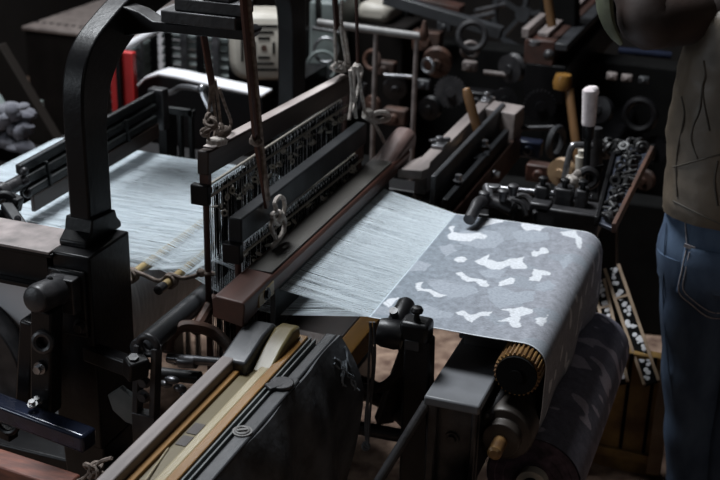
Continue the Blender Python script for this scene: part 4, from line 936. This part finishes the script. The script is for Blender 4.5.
b.build('sleeve', 'jacket_dark', jk, angle=80)
b = MB(); fl0 = P(599, -10, y=3.0); b.smooth_tube([P(598, -8, y=2.98), P(600, 12, y=2.97), P(606, 30, y=2.96), P(616, 44, y=2.96)], [0.03, 0.03, 0.028, 0.028, 0.026, 0.024, 0.022, 0.02, 0.018, 0.016, 0.013, 0.010, 0.006], 10, 4, 0.6); b.build('sleeve_lining', 'olive', jk, label='olive edge of the turned sleeve')

person.location.x += 0.014
# ================================================================== BEYOND THE LOOM
# slats leaning behind the roll
for q0, q1, w_, lab in (((612, 268), (652, 384), 0.050, 'long wooden slat with black and white marks between the cloth roll and the jeans'), ((599, 282), (622, 384), 0.040, 'second marked slat half hidden behind the cloth roll')):
    a = P(*q0, y=3.55); c = P(*q1, y=3.27)
    t = thing('marked_slat', lab, 'slat', c, 'marked slats behind the roll')
    d = (c - a).normalized(); view = ((a + c) / 2 - CAM).normalized(); s = d.cross(view).normalized(); n = s.cross(d)
    if n.dot(view) > 0: n = -n
    b = MB(); b.bar(a, c, w_, 0.012, n); b.build('board', 'dark', t, 0.001)
    for sg in (-1, 1):
        b = MB(); b.bar(a + s * sg * w_ * 0.44 + n * 0.008, c + s * sg * w_ * 0.44 + n * 0.008, 0.010, 0.012, n); b.build('edge_strip', 'wood_light', t, 0.001)
    rng = random.Random(w_)
    for k in range(13):
        f0 = 0.05 + 0.072 * k
        u0 = a.lerp(c, f0) + n * 0.0068 + s * rng.uniform(-.22, .22) * w_
        b = MB()
        for q in range(4):
            v0 = u0 + d * rng.uniform(-.018, .018) + s * rng.uniform(-.14, .14) * w_
            b.lathe([(0.001, 0), (rng.uniform(.003, .008), 0.0004), (rng.uniform(.003, .008), 0.0012), (0.001, 0.0016)], v0, n, 9)
        b.build('pale_mark', 'white', t)
    b = MB(); b.bar(a.lerp(c, 0.27) - s * w_ * 0.38 + n * 0.009, a.lerp(c, 0.27) + s * w_ * 0.38 + n * 0.009, 0.008, 0.004, n); b.build('cross_strip', 'wood_light', t)

pl = thing('yellow_plywood_box', 'yellowish wooden box on the floor beside the jeans', 'wooden box', P(625, 475, y=3.32))
x0, x1 = P(580, 420, y=3.32).x, P(664, 420, y=3.32).x; zt = P(625, 352, y=3.32).z
b = MB(); b.box(x0 - 0.15, x1, 3.32, 3.36, 0.0, zt); b.build('box_body', 'wood_yellow', pl, 0.004)
b = MB(); b.box(x1 - 0.03, x1 + 0.012, 3.30, 3.32, 0.02, zt + 0.03); b.build('corner_post', 'wood_light', pl, 0.003)
b = MB(); b.box(x0 - 0.15, x1 - 0.03, 3.305, 3.32, 0.05, 0.08); b.build('bottom_batten', 'wood_yellow', pl, 0.002)
for k in range(3):
    xx = x0 + (x1 - x0) * (0.25 + 0.28 * k)
    b = MB(); b.box(xx - 0.005, xx + 0.005, 3.314, 3.32, 0.08, zt); b.build('board_joint', 'card', pl)

bn = thing('low_bench', 'low dark wooden bench in the gap left of the jeans', 'bench', P(625, 262, y=4.5))
z_ = P(625, 262, y=4.5).z; xa, xb = P(585, 262, y=4.5).x, P(665, 262, y=4.5).x
b = MB(); b.box(xa, xb + 0.2, 4.5, 4.85, z_ - 0.03, z_); b.build('bench_top', 'wood_dark', bn, 0.003)
for xx in (xa + 0.03, xb + 0.1):
    for yy in (4.53, 4.82):
        b = MB(); b.box(xx - 0.02, xx + 0.02, yy - 0.02, yy + 0.02, 0, z_ - 0.03); b.build('leg', 'wood_dark', bn)

# storage chest at the top left
y_ = 5.2; ca = P(24, 26, y=y_); cb = P(95, 33, y=y_)
ch = thing('carton_chest', 'big dark chest with a pale lid coloured as lit in the top left corner', 'chest', (ca.x, y_, 0))
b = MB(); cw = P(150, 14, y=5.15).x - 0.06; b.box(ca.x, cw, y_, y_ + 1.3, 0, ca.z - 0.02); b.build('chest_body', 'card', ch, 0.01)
b = MB(); b.box(ca.x - 0.01, cw + 0.01, y_ - 0.01, y_ + 1.31, ca.z - 0.02, ca.z); lid = b.build('lid', 'card_top_lit', ch, 0.006, label='pale lid with light painted in')  # lid far paler than the body: its lit top is put into the colour
for k in range(7):
    q = P(37 + 7.3 * k, 21.5 + 0.9 * k, z=ca.z + 0.001); b = MB(); b.cyl(q - Vector((0, 0, 0.002)), q + Vector((0, 0, 0.001)), 0.012); b.build('rivet', 'dark', lid)
tag(MB().box(P(150, 14, y=5.15).x, P(186, 14, y=5.15).x, 5.15, 5.5, 0.0, P(150, 13, y=5.15).z).build('white_cabinet', 'white', None, 0.01), 'white enamel cabinet top showing above the arch arm', 'cabinet')
a = P(-8, 50, y=3.95); c = P(52, 150, y=3.95)
tag(MB().bar(a, c + (c - a) * 0.8, 0.05, 0.12).build('leaning_plank', 'old_plank', None, 0.004), 'dark brown plank leaning at the far left edge', 'plank')
tz = P(10, 158, y=3.52).z
tag(MB().box(-4.0, -2.45, 3.42, 3.70, 0, tz).build('dark_bench', 'card', None, 0.01), 'dark bench behind the left stretch of warp', 'bench')
b = MB()
for k in range(90):
    g = random.Random(k); q = P(g.uniform(-14, 26), g.uniform(118, 150), y=3.50 + g.uniform(0, .10)); q.z = max(q.z, tz + 0.03); q.z += 0.06 * g.random(); b.ball(q, 0.035 * g.uniform(.4, 1.5), 0.03, 0.02 * g.uniform(.5, 1.6), 9)
o = b.build('grey_rag_heap', 'greycloth', kind='stuff'); tag(o, 'heap of grey rags on the dark bench at the left edge', 'rags', kind='stuff')
a = P(0, 114, y=4.05); tag(MB().box(a.x - 0.2, a.x + 0.045, 4.05, 4.3, 0, a.z).build('pale_box', 'teal', None, 0.004), 'corner of a pale box at the left edge above the rags', 'box')

# louvred guard and red cabinet
gd = thing('louvred_guard', 'grey louvred machine guard with a bright top rail behind the arch', 'machine guard', (-2.45, 4.3, 0))
G0, G1, G2 = P(116, 52, z=0.95), P(160, 28, z=0.95), P(240, 36, z=0.95)
b = MB(); b.cyl(G0, G1, 0.016); b.cyl(G1, G2, 0.014); b.ball(G1, 0.016); b.build('top_rail', 'white', gd)
for u, v, n_ in ((G0, G1, 3), (G1, G2, 5)):
    for k in range(n_):
        p = u.lerp(v, (k + 0.5) / n_); b = MB(); b.bar(p, p - Vector((0, 0, 0.5)), 0.028, 0.016, (0, 1, 0)); b.build('post', 'steel' if k % 2 else 'iron', gd)
    b = MB()
    for k in range(11):
        z = 0.03 + 0.035 * k; d = (v - u).normalized(); nn = d.cross(Vector((0, 0, 1))).normalized()
        b.bar(u - Vector((0, 0, z)) - nn * 0.02, v - Vector((0, 0, z)) - nn * 0.02, 0.03, 0.008, (nn + Vector((0, 0, 0.8))))
    b.build('louvre_panel', 'teal', gd, label='dark louvred panel')
rc_ = P(109, 54, y=3.88); re_ = P(132, 54, y=3.88)
rb = thing('red_cabinet', 'bright red panel with a dark post seen right of the arch', 'panel', (rc_.x, 3.88, 0))
b = MB(); b.box(rc_.x, re_.x, 3.88, 3.91, 0, P(122, 52, y=3.88).z); b.build('red_sheet', 'red', rb, 0.004)
m_ = (rc_.x + re_.x) / 2
b = MB(); b.box(m_ - 0.012, m_ + 0.006, 3.86, 3.879, 0, rc_.z + 0.05); b.build('dark_post', 'iron', rb)
# pale-topped machine cover
mc = thing('machine_cover', 'black machine cover with a pale rounded top below the louvred guard', 'machine cover', (-2.2, 4.0, 0))
top = [P(a, c, y=4.0) for a, c in ((132, 128), (132, 102), (136, 89), (145, 80), (158, 76), (176, 79), (215, 88), (262, 98))]
poly = [(p.x, p.z) for p in top]
b = MB(); b.prism([(poly[0][0], 0)] + poly + [(poly[-1][0], 0)], 'y', 4.0, 4.09); b.build('cover_body', 'iron', mc, 0.004)
b = MB(); b.prism(poly[2:] + [(x, z + 0.012) for x, z in poly[2:]][::-1], 'y', 4.0, 4.095); b.build('cover_top', 'white', mc, 0.004, label='pale top skin')
# cream motor
mt = thing('electric_motor', 'cream motor housing with a slotted square vent left of the far arch leg', 'motor', P(262, 60, y=4.32))
mcn = P(264, 48, y=4.32); nd = (CAM - mcn); nd.z *= 0.4; nd.normalize(); su_, uu_ = Vector((-nd.y, nd.x, 0)).normalized(), Vector((0, 0, 1))
uu_ = nd.cross(su_)
def sq(r, h, pw=4.0, n=32): return [mcn + nd * h + su_ * (math.copysign(abs(math.cos(t)) ** (2 / pw), math.cos(t)) * r) + uu_ * (math.copysign(abs(math.sin(t)) ** (2 / pw), math.sin(t)) * r) for t in [2 * math.pi * i / n for i in range(n)]]
b = MB(); b.rings([sq(0.10, -0.30), sq(0.135, -0.26), sq(0.140, -0.08), sq(0.132, -0.03), sq(0.118, -0.004), sq(0.112, 0.0)]); b.build('motor_body', 'cream', mt)
for r in (0.038, 0.062, 0.086):
    for dx, dy in ((1, 0), (-1, 0), (0, 1), (0, -1)):
        c = mcn + su_ * (dx * r) + uu_ * (dy * r) + nd * 0.001; t = uu_ if dx else su_; L = r * 0.62
        b = MB(); b.bar(c - t * L, c + t * L, 0.010, 0.004, nd); b.build('vent_slot', 'dark', mt)
b = MB(); b.cyl(mcn, mcn + nd * 0.003, 0.012); b.build('vent_hub', 'rust', mt)
b = MB(); b.box(mcn.x - 0.15, mcn.x + 0.15, mcn.y + 0.05, mcn.y + 0.30, 0, mcn.z - 0.12); b.build('motor_stand', 'iron', mt)
# grey green machine behind the far arch leg
gm = thing('grey_green_machine', 'grey-green machine with cable loops right of the far arch leg', 'machine', P(322, 60, y=4.7))
x0, x1 = P(309, 30, y=4.8).x, P(336, 30, y=4.8).x
b = MB(); b.box(x0, x1, 4.8, 5.1, 0, P(320, 2, y=4.8).z); b.build('casing', 'teal', gm, 0.01)
b = MB(); b.bar(P(318, -8, y=4.72), P(319, 30, y=4.72), 0.02, 0.02, (0, 1, 0)); b.build('upright', 'iron', gm)
b = MB(); b.torus(P(326, 50, y=4.65), (0.2, -1, 0.3), 0.05, 0.007); b.build('cable_loop', 'steel', gm)
b = MB(); b.torus(P(322, 66, y=4.62), (0.4, -1, 0.2), 0.06, 0.007, arc=(0, 4)); b.build('cable_loop', 'teal', gm)
b = MB(); b.cyl(P(313, 28, y=4.7), P(340, 33, y=4.7), 0.008); b.build('cross_rod', 'iron_worn', gm)
o = MB().box(P(356, 20, y=5.0).x, P(388, 20, y=5.0).x, 5.0, 5.3, P(370, 24, y=5.0).z, P(370, 4, y=5.0).z).build('beige_box', 'cream', None, 0.03)
tag(o, 'beige box beyond the pipe rail at the top of the photo', 'box')
q = P(372, 24, y=5.0); tag(MB().box(q.x - 0.16, q.x + 0.16, 4.95, 5.22, 0, q.z).build('dark_stand', 'card', None, 0.01), 'dark stand under the beige box beyond the pipe rail', 'stand')
# pipe rail
gr = thing('pipe_rail', 'grey pipe rail on thin posts right of the far straps', 'rail', P(375, 110, y=4.0))
b = MB(); b.cyl(P(318, 22.5, y=4.0), P(421, 36.5, y=4.0), 0.014, n=14); b.build('rail', 'pipe', gr)
for xx, y0, y1 in ((376, 32, 330), (417, 34, 330)):
    b = MB(); q = P(xx, y0, y=4.0); b.cyl(q, (q.x, q.y, 0), 0.009); b.build('post', 'wood_grey', gr)
b = MB(); q = P(424, 35, y=4.0); b.lathe([(0.010, -0.02), (0.018, 0), (0.014, 0.02), (0.006, 0.05)], q, (0, 0, 1), 12); b.build('finial', 'rust', gr)

# ------------------------------------------------------------------ the looms behind
bl = thing('background_loom', 'dark second loom behind, seen over the far shuttle box as blurred wheels and castings', 'loom', (-1.4, 4.8, 0))
b = MB(); b.box(-2.0, -0.2, 4.30, 4.42, 0.0, 0.52); b.build('side_frame', 'dark', bl, 0.01)
b = MB(); b.box(-2.2, 0.4, 5.25, 5.4, 0.0, 0.80); b.build('side_frame', 'dark', bl, 0.01)
for q in ((-1.95, -1.82, 0.5, 0.75), (-0.75, -0.62, 0.4, 0.60)):
    b = MB(); b.box(q[0], q[1], 4.35, 5.3, q[2], q[3]); b.build('cross_beam', 'iron', bl, 0.01)
g = random.Random(42)
def bpart(kind, px, py, y, size, m, ax=None):
    q = P(px, py, y=y); s = size * (y * 1.08) / FPX
    ax = ax or Vector((g.uniform(-.5, .5), -1, g.uniform(-.2, .4)))
    b = MB()
    if kind == 'pulley': b.lathe([(s * .3, -s * .5), (s * .35, -s * .35), (s, -s * .3), (s * .85, 0), (s, s * .3), (s * .35, s * .35), (s * .3, s * .5)], q, ax, 20)
    elif kind == 'gear_wheel': b.gear(q, ax, s, 24, s * .35); b.cyl(q - Vector(ax) * s * .4, q + Vector(ax) * s * .4, s * .3)
    elif kind == 'hoop': b.torus(q, ax, s, s * .25, 18, 8)
    elif kind == 'shaft': b.cyl(q - Vector(ax).normalized() * s * 2, q + Vector(ax).normalized() * s * 2, s * .3, n=12)
    elif kind == 'casting': b.box(q.x - s, q.x + s, q.y - s * .6, q.y + s * .6, q.z - s * .7, q.z + s * .7); b.cyl(q - Vector((0, s, 0)), q, s * .4)
    elif kind == 'hand_wheel': b.wheel(q, ax, s, s * .15, 5)
    return b.build(kind, m, bl, 0.006 if kind == 'casting' else 0)
for row in (('pulley', 437, 62, 4.6, 15, 'rust'), ('casting', 428, 40, 4.9, 14, 'rust'), ('hoop', 472, 36, 4.7, 13, 'iron_worn'), ('hoop', 470, 50, 4.7, 8, 'wood_grey'), ('casting', 470, 66, 4.75, 7, 'wood_grey'),
            ('hand_wheel', 524, 14, 5.6, 34, 'grey_plate'), ('pulley', 512, 68, 4.8, 14, 'iron_worn'), ('shaft', 500, 74, 4.8, 8, 'wood_grey', Vector((1, 0, 0))), ('casting', 386, 68, 4.7, 10, 'rust'), ('hoop', 372, 60, 4.6, 9, 'rust'),
            ('pulley', 395, 88, 4.5, 12, 'iron_worn'), ('shaft', 398, 76, 4.5, 7, 'steel', Vector((1, 0.2, 0))), ('gear_wheel', 450, 92, 4.5, 16, 'iron_worn'), ('pulley', 430, 108, 4.4, 12, 'iron'), ('casting', 396, 116, 4.35, 12, 'rust'),
            ('hoop', 556, 142, 4.1, 14, 'grey_plate', Vector((1, -.3, 0))), ('shaft', 535, 128, 4.1, 9, 'iron_worn', Vector((1, 0.2, 0.1))), ('casting', 530, 148, 4.15, 12, 'blue_edge'), ('gear_wheel', 540, 106, 4.5, 16, 'iron'), ('pulley', 505, 100, 4.6, 12, 'iron'),
            ('casting', 540, 172, 4.0, 13, 'wood_red'), ('hoop', 640, 115, 4.6, 14, 'iron'), ('casting', 612, 76, 5.0, 5, 'wood_grey'), ('casting', 627, 78, 5.0, 5, 'wood_grey'), ('casting', 644, 80, 5.0, 5, 'grey_plate'),
            ('shaft', 645, 53, 4.9, 12, 'blue_edge', Vector((1, 0.05, 0))), ('pulley', 562, 172, 3.9, 14, 'wood_light'), ('pulley', 645, 180, 4.6, 10, 'rust'), ('hoop', 428, 66, 4.5, 7, 'steel'), ('casting', 445, 26, 5.2, 7, 'grey_plate'),
            ('shaft', 362, 96, 4.4, 7, 'iron_worn', Vector((0.2, 0, 1))), ('pulley', 372, 104, 4.3, 9, 'rust'), ('gear_wheel', 490, 128, 4.4, 12, 'iron'), ('casting', 424, 84, 4.6, 7, 'grey_plate'), ('shaft', 475, 18, 5.4, 10, 'steel', Vector((1, 0.9, 0.2))), ('shaft', 490, 8, 5.4, 8, 'steel', Vector((1, 0.9, 0.2))),
            ('pulley', 600, 110, 4.5, 13, 'iron'), ('gear_wheel', 655, 150, 4.6, 14, 'iron'), ('hoop', 545, 62, 5.0, 10, 'iron'), ('casting', 480, 100, 4.9, 14, 'iron')):
    bpart(*row)
b = MB(); b.bar(P(385, -2, y=4.9), P(502, 33, y=4.9), 0.05, 0.05); b.build('long_bar', 'grey_plate', bl, 0.004)
b = MB(); b.bar(P(400, -4, y=5.3), P(462, 10, y=5.3), 0.10, 0.04); b.build('brown_board', 'wood_red', bl, 0.004)
for q in ((560, -40, 560, 140, 5.0), (395, -20, 398, 160, 5.25)):
    b = MB(); b.bar(P(q[0], q[1], y=q[4]), P(q[2], q[3], y=q[4]), 0.15, 0.10, (0, 1, 0)); b.build('upright', 'dark', bl, 0.01)
# second shuttle box with its stick
sb2 = thing('background_sley', 'wooden shuttle box of the loom behind, left of the dark sleeve', 'loom sley', P(555, 60, y=4.7))
Z = P(545, 40, y=4.65).z
def wz(px, py, dz=0.0): return P(px, py, z=Z + dz)
e0 = wz(540, 40); e1 = wz(598, -14)
dr = (e1 - e0).normalized(); sd = dr.cross(Vector((0, 0, 1))).normalized()
b = MB(); b.bar(e0 - Vector((0, 0, 0.05)), e1 + dr * 0.5 - Vector((0, 0, 0.05)), 0.12, 0.10); b.build('box_body', 'wood_red', sb2, 0.006)
b = MB(); b.bar(e0 + dr * 0.05 + Vector((0, 0, 0.01)), e1 + dr * 0.5 + Vector((0, 0, 0.01)), 0.045, 0.02); b.build('box_floor', 'wood_grey', sb2, 0.004)
b = MB(); b.bar(e0 - sd * 0.06 + Vector((0, 0, 0.02)), e1 - sd * 0.06 + dr * .5 + Vector((0, 0, 0.02)), 0.03, 0.04); b.build('back_wall', 'wood_grey', sb2, 0.004)
b = MB(); b.bar(e0 + sd * 0.085 - Vector((0, 0, 0.02)), e1 + dr * .5 + sd * 0.085 - Vector((0, 0, 0.02)), 0.05, 0.03); b.build('front_ledge', 'grey_plate', sb2, 0.004)
b = MB(); b.bar(e0 + sd * 0.03 - Vector((0, 0, 0.17)), e1 + dr * .5 + sd * 0.03 - Vector((0, 0, 0.17)), 0.16, 0.15); b.build('lower_beam', 'iron', sb2, 0.006)
for q in ((534, 24), (535, 31), (535, 43)):
    b = MB(); b.lathe([(0.012, -.012), (0.022, -.008), (0.022, .008), (0.012, .012)], wz(*q), (0, 0, 1), 14); b.build('bolt', 'steel', sb2)
b = MB(); b.ball(P(549, 55, y=4.55), 0.022); b.build('knob', 'iron_worn', sb2)
b = MB(); b.cyl(P(552, 26, y=4.7), P(547, -6, y=4.7), 0.018); b.build('short_stick', 'stick', sb2)
b = MB(); b.lathe([(0.02, 0), (0.034, 0.006), (0.038, 0.03), (0.03, 0.06)], P(562, 90, y=4.5), (0, 0, 1), 20); b.build('picker', 'wood_varnish', sb2)
b = MB(); b.cyl(P(569, 88, y=4.5), P(580, 175, y=4.4), 0.017, n=14); b.build('picking_arm', 'stick', sb2)
